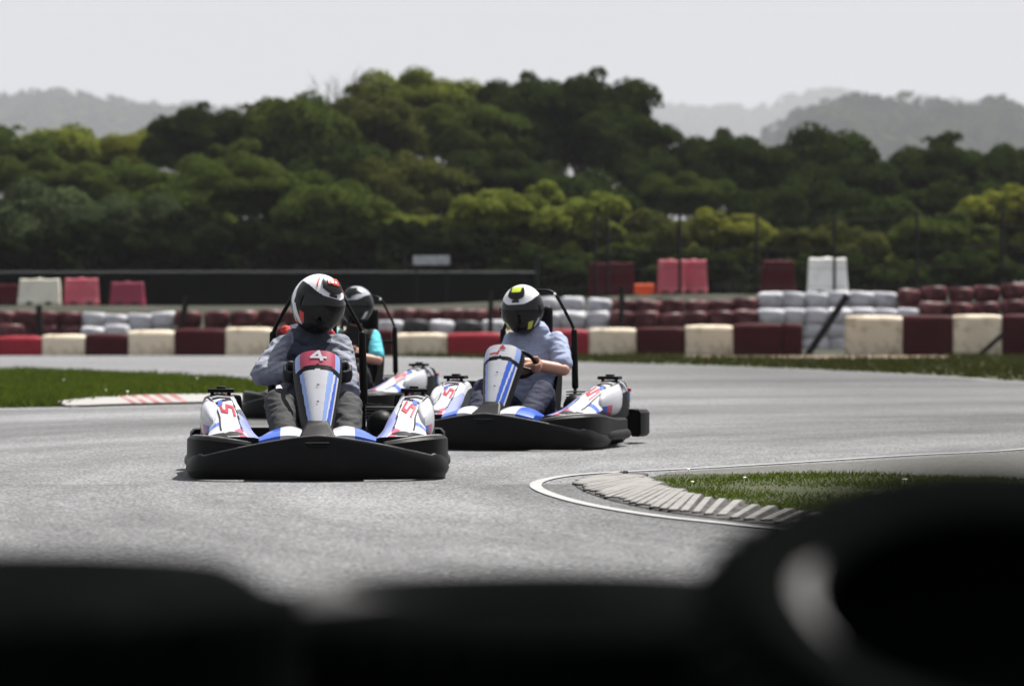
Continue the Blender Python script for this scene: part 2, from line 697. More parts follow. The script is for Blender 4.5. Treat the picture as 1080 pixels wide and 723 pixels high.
ribbon('left_edge_line', [at(x, y) for x, y in [(-150, 433.5), (0, 432.6), (80, 431.4), (150, 429.3), (250, 427), (330, 422)]], .16, .008, white_paint)

# --- verge beyond the track
vpoly = [at(440, 377.0), at(540, 379.2)] + [p + Vector((0, .25, 0)) for p in edge_pts] + [Vector((9.5, 44, 0)), Vector((11.9, 36, 0)), Vector((15, 28, 0)), Vector((30, 28, 0)), Vector((34, 87, 0)), Vector((-3, 87.3, 0))]
sheet('verge', [(p.x, p.y) for p in vpoly], .002, turf)
sand = mat('dry_soil', (0.1520, 0.1200, 0.0840), .95, .35, 1.2, bump=.6, bscale=12, dirt=(.2, .09, .06), dirt_amt=.8, dirt_scale=.9)
sheet('sandy_strip', [(3.0, 84.3), (4.5, 83.0), (6.0, 80.6), (7.5, 80.2), (8.6, 80.5), (9.6, 82.0), (10.6, 84.2), (9.9, 87.6), (5.5, 87.5), (3.2, 87.0)], .012, sand)


def inside(px, py, poly):
    n = len(poly)
    res = np.zeros(len(px), bool)
    j = n - 1
    for i in range(n):
        xi, yi = poly[i][0], poly[i][1]
        xj, yj = poly[j][0], poly[j][1]
        c = ((yi > py) != (yj > py)) & (px < (xj - xi) * (py - yi) / (yj - yi + 1e-12) + xi)
        res ^= c
        j = i
    return res


def grass(name, poly, n, hmin, hmax, wdt, m, label, seed, keep=None):
    rg = np.random.default_rng(seed)
    pa = np.array(poly)[:, :2]
    x = rg.uniform(pa[:, 0].min(), pa[:, 0].max(), n)
    y = rg.uniform(pa[:, 1].min(), pa[:, 1].max(), n)
    k = inside(x, y, poly)
    if keep is not None:
        k &= keep(x, y)
    # patchy
    ph = np.sin(x * 3.1 + 1.3 * np.sin(y * 2.3)) * np.sin(y * 1.7 + np.sin(x * 1.9))
    k &= rg.uniform(0, 1, n) < .75 + .45 * ph
    x, y, ph = x[k], y[k], ph[k]
    n = len(x)
    h = rg.uniform(hmin, hmax, n) * (1 + .45 * ph)
    a = rg.uniform(0, 2 * PI, n)
    dx, dy = np.cos(a) * wdt / 2, np.sin(a) * wdt / 2
    lx, ly = rg.normal(0, .45, n) * h, rg.normal(0, .45, n) * h
    z0 = np.full(n, .006)
    V = np.stack([np.stack([x - dx, y - dy, z0], 1), np.stack([x + dx, y + dy, z0], 1), np.stack([x + lx + dx * .3, y + ly + dy * .3, h * .7], 1), np.stack([x + lx * 1.5, y + ly * 1.5, h], 1)], 1).reshape(-1, 3)
    Fq = np.arange(4 * n).reshape(-1, 4)
    return tag(obj(name, np_mesh(name, V, Fq, [m])), label, 'grass', kind='stuff')


gmat = leaf_mat('grass_blades', (.050, .072, .010), .3)
gmat2 = leaf_mat('verge_blades', (0.0280, 0.0320, 0.0080), .3)
grass('island_grass', island_poly, 120000, .010, .034, .010, gmat, 'short green grass on the inside of the bend by the kerb', 3, keep=lambda x, y: (x < .05 + y * .145))
grass('left_island_grass', lpoly2, 140000, .04, .10, .03, gmat, 'strip of green grass left of the front kart', 4)
grass('verge_grass', [(p.x, p.y) for p in vpoly], 110000, .04, .12, .05, gmat2, 'low grass verge between far track edge and barrier', 5, keep=lambda x, y: (np.abs(x) < y * .145) & ~inside(x, y, [(3.6, 84.0), (6.0, 81.0), (7.5, 80.6), (9.4, 82.4), (10, 87), (4, 87)]))
# daisies
db = MB()
for k in range(9):
    if k < 5:
        p = at(random.uniform(690, 960), random.uniform(503, 520))
        r_ = .009
    else:
        p = at(random.uniform(5, 250), random.uniform(402, 424))
        r_ = .014
    if not inside(np.array([p.x]), np.array([p.y]), island_poly if k < 5 else lpoly2)[0]:
        continue
    zz = .045 if k < 5 else .10
    db.tube([(p.x, p.y, .008), (p.x + .004, p.y, zz)], .002, n=4)
    db.ell((p.x + .004, p.y, zz), (r_, r_, r_ * .5), n=6)
tag(db.build('wild_flowers', mat('daisy_white', (.7, .7, .6), .7)), 'tiny white flowers scattered in the island grass', 'flowers', kind='stuff')

#%%BARRIERS
cream = mat('cream_plastic', (.56, .48, .36), .6, .12, 2.0, dirt=(.20, .15, .08), dirt_amt=.9, dirt_scale=3.0)
maroon = mat('maroon_plastic', (0.0372, 0.0031, 0.0056), .6, .3, 2.0, dirt=(.030, .004, .006), dirt_amt=.8, dirt_scale=2.5, spec=.05)
red = mat('red_plastic', (.22, .014, .024), .5, .2, 2.0, dirt=(.14, .015, .015), dirt_amt=.7, dirt_scale=2.5, spec=.08)


def block(px0, px1, top, bot, Y, m, label):
    wx = (px1 - px0) / F * Y - .012
    c = at((px0 + px1) / 2, Y=Y)
    zt = H + (HOR - top) / F * Y
    hgt = max(.62, zt + .02)
    o = MB()
    # body with a rounded, slightly battered section: lofted along x
    rings = []
    n = 7
    dpt = .52
    for i in range(n):
        x = -wx / 2 + wx * i / (n - 1)
        e = .035 if i in (0, n - 1) else 0
        bul = .012 * math.sin(PI * i / (n - 1)) + random.uniform(-.006, .006)
        sec = [(-dpt / 2 + e, 0), (-dpt / 2 - bul + e, .10), (-dpt / 2 - bul + e + .01, hgt - .10), (-dpt / 2 + .05 + e, hgt - .022 - e * .5), (-dpt / 2 + .12, hgt - e * .5 + bul),
               (dpt / 2 - .12, hgt - e * .5 + bul), (dpt / 2 - .05 - e, hgt - .022 - e * .5), (dpt / 2 - e, hgt - .10), (dpt / 2 - e, 0)]
        rings.append([Vector((x, y, z)) for y, z in sec])
    o.loft(rings)
    ob = o.build('barrier_block', m, bevel=.02, smooth_angle=50)
    ob.location = (c.x, c.y, zt - hgt)
    ob.rotation_euler = (0, random.uniform(-.012, .012), random.uniform(-.03, .03))
    return tag(ob, label, 'barrier block', 'red and cream blocks along the far track edge')


YB = 88.3
ROW = [(-48, 0, 353, maroon, 'maroon barrier block cut by the picture edge beside a bright red one'),
       (0, 45, 354.5, red, 'bright red low barrier block at the far left end of the row'),
       (45, 91, 353, cream, 'low cream barrier block between the bright red block and a lumpy-topped maroon one'),
       (91, 136, 352, maroon, 'low maroon barrier block with a white wrapped bundle above it'),
       (136, 185, 348.5, cream, 'cream barrier block with mottled dirt left of the front kart, between two maroon blocks'),
       (185, 238, 346.5, maroon, 'maroon barrier block just left of the leaning steel stake and front driver'),
       (238, 288, 345.5, cream, 'cream barrier block partly behind the shoulder of the front kart driver'),
       (288, 333, 345.5, maroon, 'maroon barrier block hidden mostly by the front driver and his helmet'),
       (333, 375, 346, cream, 'cream barrier block seen between the helmets of the two left drivers'),
       (375, 415, 347, maroon, 'dark maroon barrier block behind the driver in the teal shirt'),
       (415, 472, 351.5, cream, 'wide cream barrier block right of the teal sleeved driver'),
       (472, 531, 351, red, 'wide crimson barrier block left of the light blue shirted driver'),
       (531, 575, 349, cream, 'cream barrier block hidden behind the light blue shirted driver'),
       (575, 621, 347.5, red, 'crimson barrier block just right of the light blue shirted driver'),
       (621, 671, 346, cream, 'cream barrier block right of the second kart beside a crimson block'),
       (671, 722, 345, maroon, 'maroon barrier block between two cream ones right of the second kart'),
       (722, 773, 343, cream, 'cream barrier block with maroon blocks on both sides near the gap in the row'),
       (773, 824, 341, maroon, 'long row end maroon barrier block beside the last cream one'),
       (824, 846, 341, maroon, 'short maroon end piece of the barrier row beside the gap')]
for (a, c, t, m, lb) in ROW:
    block(a, c, t, 374, YB, m, lb)
for (a, c, t, m, lb) in [(891, 951, 333, cream, 'large pale cream barrier block right of the gap and leaning black strut'),
                         (951, 1004, 332.5, maroon, 'maroon barrier block between the two cream ones right of the gap'),
                         (1004, 1056, 332, cream, 'stained cream barrier block with a short black strut, far right'),
                         (1056, 1110, 331.5, maroon, 'dark maroon barrier block at the right picture edge')]:
    block(a, c, t, 372, 88.9, m, lb)

# painted tyre stacks ------------------------------------------------------
t_white = mat('white_painted_rubber', (0.4128, 0.4128, 0.4386), .6, .2, 3, dirt=(.10, .10, .11), dirt_amt=.85, dirt_scale=2.2)
t_red = mat('red_painted_rubber', (.042, .004, .007), .5, .35, 3, dirt=(.30, .12, .12), dirt_amt=.5, dirt_scale=2.0, spec=.15)
t_black = mat('old_black_rubber', (.022, .023, .025), .55, .25, 5, bump=.3, bscale=40)


def tyre_profile(Ro, Ri, wd, n=5):
    """closed section of a road tyre, axis = z, centred"""
    hw = wd / 2
    pts = [(Ri, -hw * .72), (Ri + (Ro - Ri) * .25, -hw * .95), (Ri + (Ro - Ri) * .6, -hw), (Ro - .03 * Ro / .3, -hw * .86), (Ro - .008, -hw * .66),
           (Ro, -hw * .3), (Ro, hw * .3), (Ro - .008, hw * .66), (Ro - .03 * Ro / .3, hw * .86), (Ri + (Ro - Ri) * .6, hw), (Ri + (Ro - Ri) * .25, hw * .95), (Ri, hw * .72),
           (Ri + .02, hw * .55), (Ro - .035, hw * .4), (Ro - .035, -hw * .4), (Ri + .02, -hw * .55)]
    return pts


def tyre_mesh(name, Ro, Ri, wd, m, n=28, wob=0.0):
    mb = MB()
    mb.lathe(tyre_profile(Ro, Ri, wd), n=n)
    return mb.mesh(name, [m], 50)


tm = {k: tyre_mesh('stack_tyre_' + k, .325, .17, .375, m_) for k, m_ in (('white', t_white), ('red', t_red), ('black', t_black))}
ORD = ['first', 'second', 'third', 'fourth', 'fifth', 'sixth', 'seventh', 'eighth', 'ninth', 'tenth', 'eleventh', 'twelfth', 'thirteenth', 'fourteenth', 'fifteenth']


def tyre_run(px0, px1, Y, top0, top1, nt_, colour, where, group, catw, mix=0.0, step=25.6):
    n = max(1, int(round((px1 - px0) / step)))
    nt_ = {3: 2, 4: 3, 5: 3, 6: 4}[nt_]
    for i in range(n):
        px = px0 + (i + .5) * (px1 - px0) / n
        tp = top0 + (top1 - top0) * (i + .5) / n
        p = at(px, Y=Y)
        zt = H + (HOR - tp) / F * Y + random.uniform(-.03, .03)
        ordw = ORD[i] + ' from the left' if n > 1 else 'only one'
        zb = zt - nt_ * .36
        e = empty('tyre_stack', (p.x, p.y + random.uniform(-.06, .06), zb), random.uniform(0, 6), '%s %s %s' % (ORD[i], catw, where), 'tyre stack', group)
        for k in range(nt_):
            col_ = colour
            if mix and random.random() < mix:
                col_ = 'black' if colour != 'black' else 'white'
            o = obj('tyre', tm[col_], e)
            o.location = (random.uniform(-.02, .02), random.uniform(-.02, .02), .18 + .36 * k)
            o.rotation_euler = (random.uniform(-.09, .09), random.uniform(-.09, .09), random.uniform(0, 6))
            q_ = random.uniform(.93, 1.12)
            o.scale = (q_, q_, random.uniform(.93, 1.05))


G2 = 'painted tyre stacks in the back row'
G1 = 'painted tyre stacks behind the barrier blocks'
RS, WS = 'dark red tyre stack', 'white tyre stack'
tyre_run(-30, 86, 93.5, 329, 328.5, 5, 'red', 'from the left in the run at far left', G1, RS)
tyre_run(87, 184, 93.5, 331, 330, 5, 'white', 'from the left in the run left of front kart', G1, WS)
tyre_run(185, 300, 93.5, 328.5, 328, 5, 'red', 'from the left in the run behind front driver', G1, RS)
tyre_run(300, 415, 93.5, 328, 327.5, 5, 'red', 'from the left in the red row behind both left helmets', G1, RS)
tyre_run(415, 540, 94.5, 327, 326, 5, 'red', 'from the left in the upper row between rear drivers', G2, RS)
tyre_run(398, 535, 92.3, 338.5, 338, 4, 'white', 'in the low row between rear drivers', G1, WS, mix=.3)
tyre_run(535, 645, 96, 315, 314, 5, 'white', 'from the left in the back row beside the second helmet', G2, WS)
tyre_run(540, 642, 93.2, 329, 328, 5, 'white', 'from the left in the front row beside second helmet', G1, WS)
tyre_run(645, 800, 96, 317, 315, 5, 'red', 'from the left in the back row under red barriers', G2, RS)
tyre_run(642, 800, 93.2, 330, 328, 5, 'red', 'from the left in the front row below the red barriers', G1, RS)
tyre_run(800, 945, 96, 309.5, 308, 5, 'white', 'from the left in the back row under white barrier', G2, WS)
tyre_run(800, 970, 93.2, 326, 325, 6, 'white', 'from the left in the front row behind the gap', G1, WS)
tyre_run(945, 1110, 96, 306, 298, 6, 'red', 'from the left in the back row at far right', G2, RS)
tyre_run(970, 1110, 93.2, 319, 317, 6, 'red', 'from the left in the front row at far right', G1, RS)
tyre_run(-6, 30, 91.4, 343, 342.5, 3, 'red', 'from the left in the low pair above bright red block', G1, RS)
tyre_run(88, 134, 91.4, 344, 344, 3, 'white', 'from the left in the low pair above a maroon block', G1, WS)

# plastic jersey barriers on the bank -----------------------------------------
jr = mat('faded_red_plastic', (.40, .065, .09), .5, .2, 1.5, dirt=(.5, .22, .22), dirt_amt=.5, dirt_scale=2)
jcr = mat('crimson_plastic', (.20, .016, .045), .5, .2, 1.5)
jd = mat('dark_red_plastic', (.050, .004, .008), .6, .25, 1.5, spec=.05)
jw = mat('white_plastic', (.82, .81, .77), .5, .1, 1.5, dirt=(.4, .38, .32), dirt_amt=.5, dirt_scale=3)
jcm = mat('offwhite_plastic', (.55, .53, .44), .55, .12, 1.5, dirt=(.3, .28, .2), dirt_amt=.6, dirt_scale=3)


def jersey(px0, px1, top, Y, m, label, rz=0.0, hgt=None):
    c = at((px0 + px1) / 2, Y=Y)
    zg = bank(c.x, Y)
    zt = H + (HOR - top) / F * Y
    h = hgt or (zt - zg)
    wx = (px1 - px0) / F * Y
    e = empty('plastic_barrier', (c.x, Y, zt - h), rz, label, 'plastic barrier', 'plastic barriers standing on the bank')
    prof = [(-.26, 0), (-.26, .10), (-.15, .28), (-.10, h - .04), (-.07, h), (.07, h), (.10, h - .04), (.15, .28), (.26, .10), (.26, 0)]
    mb = MB()
    rings = []
    for i in range(9):
        f = i / 8
        x = -wx / 2 + wx * f
        rec = .018 if i in (2, 6) else 0
        taper = 1.0
        rings.append([Vector((x * (1.0 - .10 * (z / h)), y * (1 - rec * 3), z - (rec if z > .9 * h else 0))) for y, z in prof])
    mb.loft(rings)
    mb.build('body', m, e, bevel=.018)
    # fork slots in the foot and a filler cap
    for s in (-1, 1):
        mb = MB()
        mb.box((s * wx * .22, -.262, .07), (.16, .02, .07))
        mb.build('fork_slot', t_black, e)
    mb = MB()
    mb.lathe([(.001, 0), (.045, 0), (.045, .03), (.035, .04), (.001, .04)], M=Matrix.Translation((0, 0, h - .005)), n=14)
    mb.build('filler_cap', m, e)
    return e


YJ = 100.5
jersey(-24, 20, 299.5, YJ, jd, 'dark maroon plastic barrier at the far left edge, beside a dirty white one')
jersey(19, 65, 294, YJ, jcm, 'dirty white plastic barrier on the bank at far left, right of a dark one')
jersey(67, 105, 293.5, YJ + .3, jr, 'faded pinkish red plastic barrier beside the dirty white one at left', .12)
jersey(116, 153, 297.5, YJ + .2, jcr, 'crimson plastic barrier alone, rightmost of those on the left bank')
jersey(620, 670, 277, YJ, jd, 'very dark red plastic barrier left of the orange cone barrier')
jersey(693, 722, 274, YJ - .4, jr, 'bright pinkish red plastic barrier, left half of a close pair behind a fence post')
jersey(717, 746, 274, YJ - .1, jr, 'bright pinkish red plastic barrier, right half of a close pair behind a fence post')
jersey(802, 838, 274.5, YJ, jd, 'dark red plastic barrier left of the tall white one', .25)
jersey(851, 894, 272, YJ - .3, jw, 'clean tall white plastic barrier on the right bank')
# small orange barrier
e = empty('orange_barrier', at(679, Y=YJ) + Vector((0, -.2, bank(3.4, YJ - .2))), 0, 'small bright orange plastic barrier lying low between two red ones', 'plastic barrier')
mb = MB()
om = mat('orange_plastic', (.70, .075, .01), .5, .1, 2)
zt = H + (HOR - 299) / F * YJ - bank(3.4, YJ - .2)
rings = []
for i in range(7):
    x = -.27 + .54 * i / 6
    rings.append([Vector((x, -.17, 0)), Vector((x, -.14, zt * .5)), Vector((x * .93, -.07, zt - (.02 if i % 2 else 0))), Vector((x * .93, .07, zt - (.02 if i % 2 else 0))), Vector((x, .14, zt * .5)), Vector((x, .17, 0))])
mb.loft(rings)
mb.build('body', om, e, bevel=.015)
for s in (-1, 1):
    mb = MB()
    mb.box((s * .2, 0, .02), (.14, .44, .04))
    mb.build('foot', t_black, e, bevel=.01)

# steel stakes / struts
steel = mat('dark_steel', (.008, .008, .009), .7, .3, 4, spec=.1)


def stake(px0, py0, px1, py1, Y, r, label, Yt=None):
    p0, p1 = at(px0, py0, Y), at(px1, py1, Yt or Y)
    root = Vector((p0.x, p0.y, bank(p0.x, p0.y)))
    d = (p1 - p0)
    if p0.z > root.z:
        p0 = p0 - d * min(1.5, (p0.z - root.z) / max(.1, d.z))
    mb = MB()
    mb.tube([p0 - root, p1 - root], r, n=8)
    mb.tube([p1 - root, p1 - root + d.normalized() * .03], r * 1.25, n=8)
    mb.box((p0 - root) + Vector((0, 0, .01)), (.22, .22, .02))
    o = mb.build('steel_stake', steel, smooth_angle=40)
    o.location = root
    return tag(o, label, 'steel stake', 'dark steel stakes along the tyre wall')


stake(42, 350, 41, 323, 90.6, .07, 'upright dark steel stake in front of the far left red tyre stacks')
stake(190, 348, 197, 314, 90.6, .07, 'slightly leaning dark steel stake left of the front kart, by the white tyres')
stake(517, 348, 518, 307, 91.2, .06, 'upright dark steel stake just left of the second driver helmet')
stake(655, 344, 656, 304, 90.8, .065, 'upright dark steel stake between white and red tyre stacks right of the second kart')
stake(857, 366, 893, 312, 90.0, .085, 'long dark steel strut leaning right over the gap in the blocks')
stake(1040, 368, 1058, 352, 88.2, .055, 'short dark steel strut leaning on the stained cream block')

# dark fence on the left, with rail and sign ---------------------------------------
fence_fab = mat('dark_windbreak_fabric', (.003, .0034, .0034), .95, .3, 3, bump=.2, bscale=20, spec=.03)
rail = mat('grey_rail', (.05, .053, .056), .6, .2, 3)
YF = 103.0
fx0, fx1 = at(-60, Y=YF).x, at(566, Y=YF).x
zt = H + (HOR - 287.5) / F * YF
e = empty('windbreak_fence', ((fx0 + fx1) / 2, YF, 1.2), 0, 'long black windbreak fence under the left trees with a thin grey top rail', 'fence')
hw = (fx1 - fx0) / 2
mb = MB()
rings = []
for i in range(61):
    x = -hw + 2 * hw * i / 60
    yy = .03 * math.sin(i * 1.3) + .02 * math.sin(i * .7)
    zz = .012 * math.sin(i * 1.9)
    rings.append([Vector((x, yy - .006, -.08)), Vector((x, yy - .006, zt - 1.2 - .03 + zz)), Vector((x, yy + .006, zt - 1.2 - .03 + zz)), Vector((x, yy + .006, -.08))])
mb.loft(rings)
mb.build('fabric', fence_fab, e)
mb = MB()
mb.tube([Vector((-hw, .07, zt - 1.2)), Vector((0, .07, zt - 1.2 + .01)), Vector((hw, .07, zt - 1.2))], .032, n=8)
mb.build('rail', rail, e)
for i in range(9):
    mb = MB()
    x = -hw + .1 + (2 * hw - .2) * i / 8
    mb.tube([(x, .12, -.1), (x, .12, zt - 1.2 + .02)], .05, n=8)
    mb.build('post', steel, e)

e = empty('notice_board', at(455, Y=YF - 1.0) + Vector((0, 0, bank(-2, YF - 1))), 0, 'small pale notice board on two posts before the black fence', 'sign')
zc = H + (HOR - 274.5) / F * (YF - 1) - bank(-2, YF - 1)
mb = MB()
mb.box((0, 0, zc), (.98, .025, .24))
mb.build('board', mat('faded_sign_white', (.36, .38, .40), .6, .2, 4, dirt=(.15, .15, .16), dirt_amt=.7, dirt_scale=5), e, bevel=.006)
for s in (-1, 1):
    mb = MB()
    mb.tube([(s * .4, .04, 0), (s * .4, .04, zc + .1)], .025, n=8)
    mb.build('post', steel, e)

# post and wire fence on the right
e = empty('wire_fence', (at(860, Y=99.6).x, 99.6, 1.45), 0, 'tall dark post and wire fence on the right bank before the trees', 'fence')
ptops = [(566, 262), (628, 228), (641, 235), (717, 226), (798, 226), (880, 230), (967, 226), (1057, 219), (1140, 222)]
for (px, py) in ptops:
    p = at(px, py, 99.6)
    q = p - e.location
    mb = MB()
    mb.tube([(q.x, 0, -.2), (q.x, 0, q.z), (q.x - .05, 0, q.z + .06)], .042, n=8)
    mb.build('post', steel, e)
pz = [at(px, py, 99.6) - e.location for px, py in ptops]
for zf in (.12, .35, .58, .8, .97):
    mb = MB()
    mb.tube([(q.x, -.06, q.z * zf) for q in pz], .006, n=5)
    mb.build('wire', steel, e)
#%%TREES
# ---------------------------------------------------------------- trees
bark = mat('bark', (.06, .05, .04), .9, .3, 6, bump=.6, bscale=14)


def crown_mesh(name, seed, rx, ry, rz, nclump, nleaf, leaf, csize=(.55, 1.1), flat=.75):
    """leaf-sized faces on many small clumps that sit on a few big lobes"""
    rg = np.random.default_rng(seed)
    lob = []
    for k in range(7):
        a = rg.uniform(0, 2 * PI)
        rr = rg.uniform(.15, .55)
        lob.append((np.array([rx * rr * math.cos(a), ry * rr * math.sin(a), rz * rg.uniform(-.25, .4)]), rg.uniform(.42, .68)))
    C, S = [], []
    for k in range(nclump):
        c, s = lob[rg.integers(len(lob))]
        d = rg.normal(0, 1, 3)
        d /= np.linalg.norm(d)
        if d[2] < -.3:
            d[2] *= -.6
        far_ = rg.uniform() < .16
        p = c + d * np.array([rx, ry, rz]) * s * (rg.uniform(1.0, 1.12) if far_ else rg.uniform(.72, 1.05))
        C.append(p)
        S.append(rg.uniform(*csize) * (.62 if far_ else 1))
    C, S = np.array(C), np.array(S)
    wts = S ** 2
    idx = rg.choice(nclump, nleaf, p=wts / wts.sum())
    d = rg.normal(0, 1, (nleaf, 3))
    d /= np.linalg.norm(d, axis=1)[:, None]
    d[:, 2] = np.where(d[:, 2] < -.2, -d[:, 2] * .7, d[:, 2])
    rad = S[idx] * (1 - .35 * rg.uniform(0, 1, nleaf) ** 2)
    p = C[idx] + d * rad[:, None] * np.array([1, 1, flat])
    nrm = d + rg.normal(0, .45, (nleaf, 3)) + np.array([0, 0, .35])
    nrm /= np.linalg.norm(nrm, axis=1)[:, None]
    t = np.cross(nrm, rg.normal(0, 1, (nleaf, 3)))
    t /= np.linalg.norm(t, axis=1)[:, None]
    bt = np.cross(nrm, t)
    sz = leaf * rg.uniform(.6, 1.35, nleaf)[:, None]
    V = np.stack([p - t * sz, p - bt * sz * .5 + nrm * sz * .12, p + t * sz, p + bt * sz * .5 + nrm * sz * .12], 1).reshape(-1, 3)
    return np_mesh(name, V, np.arange(4 * nleaf).reshape(-1, 4), [bark]), lob


def trunk_mesh(name, seed, h, lob, r0=.2):
    rg = random.Random(seed)
    mb = MB()
    pts = [Vector((0, 0, 0))]
    for k in range(1, 6):
        pts.append(Vector((rg.uniform(-.15, .15), rg.uniform(-.15, .15), h * k / 5)))
    mb.tube(pts, [r0 * (1.25 - .13 * k) for k in range(6)], n=9)
    for c, s in lob:
        a = pts[3]
        q = Vector((c[0], c[1], h + c[2] * .8))
        mid = a.lerp(q, .5) + Vector((0, 0, -.1 * h * rg.random()))
        mb.tube([a, mid, q], [r0 * .45, r0 * .3, r0 * .08], n=6)
    return mb.mesh(name, [bark])


PROTO = []
specs = [  # rx, ry, rz, clumps, leaves, leaf
    (3.0, 2.6, 2.6, 105, 36000, .115),
    (2.8, 2.6, 3.0, 115, 36000, .115),
    (3.3, 2.6, 2.3, 110, 36000, .115),
    (2.6, 2.4, 2.8, 95, 34000, .12),
]
for i, (rx, ry, rz, nc, nl, lf) in enumerate(specs):
    cm_, lob = crown_mesh('crown_broad_%d' % i, 20 + i, rx, ry, rz, nc, nl, lf)
    PROTO.append((cm_, trunk_mesh('trunk_broad_%d' % i, 50 + i, 3.4, lob), rz, 3.4))
SHRUB = []
for i, (rx, ry, rz, nc, nl, lf) in enumerate([(2.6, 1.8, 1.7, 60, 20000, .09), (2.2, 1.7, 1.9, 50, 18000, .09), (2.9, 1.8, 1.5, 60, 20000, .09)]):
    cm_, lob = crown_mesh('crown_shrub_%d' % i, 80 + i, rx, ry, rz, nc, nl, lf, csize=(.35, .7))
    SHRUB.append((cm_, trunk_mesh('trunk_shrub_%d' % i, 90 + i, 1.3, lob, .09), rz, 1.3))

LEAF = {
    'dark': leaf_mat('leaf_dark_green', (0.0192, 0.0288, 0.0080), .22),
    'mid': leaf_mat('leaf_mid_green', (0.0400, 0.0560, 0.0128), .3),
    'olive': leaf_mat('leaf_olive_green', (0.0480, 0.0544, 0.0144), .3),
    'bright': leaf_mat('leaf_bright_green', (0.1000, 0.1200, 0.0240), .38),
    'yellow': leaf_mat('leaf_yellow_green', (0.1240, 0.1344, 0.0240), .38),
    'shade_tone': leaf_mat('leaf_shade_dark', (.0085, .0125, .0050), .1),  # near-black leaves: shade at the tree bases put into their colour
    'grey': leaf_mat('leaf_grey_green', (0.0400, 0.0544, 0.0256), .28),
}


def plant(px, top, wpx, Y, proto, tone, label, name='broadleaf_tree', cat='tree', hs=1.0, group='trees beyond the track', low=False):
    cm_, tk_, rz, th = proto
    zt = H + (HOR - top) / F * Y
    zg = bank(at(px, Y=Y).x, Y)
    wm = wpx / F * Y
    sc = wm / (2.05 * cm_['hw']) if 'hw' in cm_ else 1
    zs = sc * hs
    p = at(px, Y=Y)
    rz_ = random.choice([0, PI]) + random.uniform(-.35, .35)
    e = empty(name, (p.x, Y, zg - .05), rz_, label, cat, group)
    c = obj('crown', cm_, e)
    c.scale = (sc, sc, zs)
    topz = cm_['top'] * zs
    c.location = (0, 0, zt - zg - topz)
    c.material_slots[0].link = 'OBJECT'
    c.material_slots[0].material = LEAF[tone]
    t = obj('trunk', tk_, e)
    hh = max(.4, zt - zg - topz + .15 * rz * zs)
    t.scale = (sc, sc, hh / th)
    return e


for L_ in (PROTO, SHRUB):
    for cm_, _, _, _ in L_:
        a = np.empty(len(cm_.vertices) * 3, np.float32)
        cm_.vertices.foreach_get('co', a)
        a = a.reshape(-1, 3)
        cm_['hw'] = float(np.percentile(np.abs(a[:, 0]), 99))
        cm_['top'] = float(np.percentile(a[:, 2], 99.7))

T, S_ = PROTO, SHRUB
# back rank
BACK = [
    (570, 82, 130, 152, 3, 'dark', 1.2, 'left dome of the tallest dark tree mass, against the sky'),
    (618, 79, 150, 150, 3, 'dark', 1.25, 'tallest dark green round tree right of the picture middle, against the sky'),
    (668, 118, 120, 148, 3, 'dark', 1.2, 'dark tree forming the stepped right shoulder of the tallest dark crown'),
    (700, 162, 110, 146, 3, 'dark', 1.1, 'low dark tree in the dip below the misty right hill'),
    (455, 74, 150, 156, 2, 'bright', 1.0, 'light green rounded treetop, highest of the sunlit crowns left of the dark tree'),
    (395, 92, 130, 152, 1, 'olive', 1.1, 'olive treetop just left of the highest sunlit crown'),
    (505, 108, 120, 147, 3, 'mid', 1.1, 'mid green crown tucked between the sunlit top and the tallest dark tree'),
    (330, 104, 140, 150, 0, 'mid', 1.1, 'mid green tree below the bare twigs on the skyline'),
    (265, 107, 130, 151, 1, 'olive', 1.1, 'brownish olive tree behind and above the front driver'),
    (205, 112, 110, 148, 3, 'dark', 1.15, 'dark narrow tree at the left end of the high tree group'),
    (150, 134, 120, 149, 2, 'yellow', .9, 'yellow green tree lit on top below the left misty hill'),
    (80, 136, 130, 151, 0, 'bright', .9, 'bright green tree second from the left picture edge'),
    (10, 132, 130, 148, 1, 'mid', .9, 'leafy green tree on the left picture edge'),
    (-70, 130, 150, 150, 2, 'mid', 1.0, 'green tree at the left, cut off by the picture edge'),
    (775, 141, 120, 146, 3, 'dark', 1.2, 'dark tree left of the broad pair right of the dip'),
    (850, 137, 150, 150, 0, 'dark', 1.15, 'broad dark tree in front of the misty right hill, middle of the right group'),
    (905, 160, 110, 145, 1, 'dark', 1.1, 'dark lower tree filling between the two right crowns'),
    (985, 142, 120, 148, 1, 'dark', 1.05, 'dark rounded tree before the hill near the right edge'),
    (1055, 152, 120, 150, 2, 'dark', 1.1, 'dark tree by the right picture edge under the hill'),
    (1140, 150, 150, 149, 0, 'dark', 1.1, 'dark tree cut off by the right picture edge'),
    (735, 182, 110, 143, 2, 'mid', 1.0, 'green rounded tree below the dip in the tree line'),
]
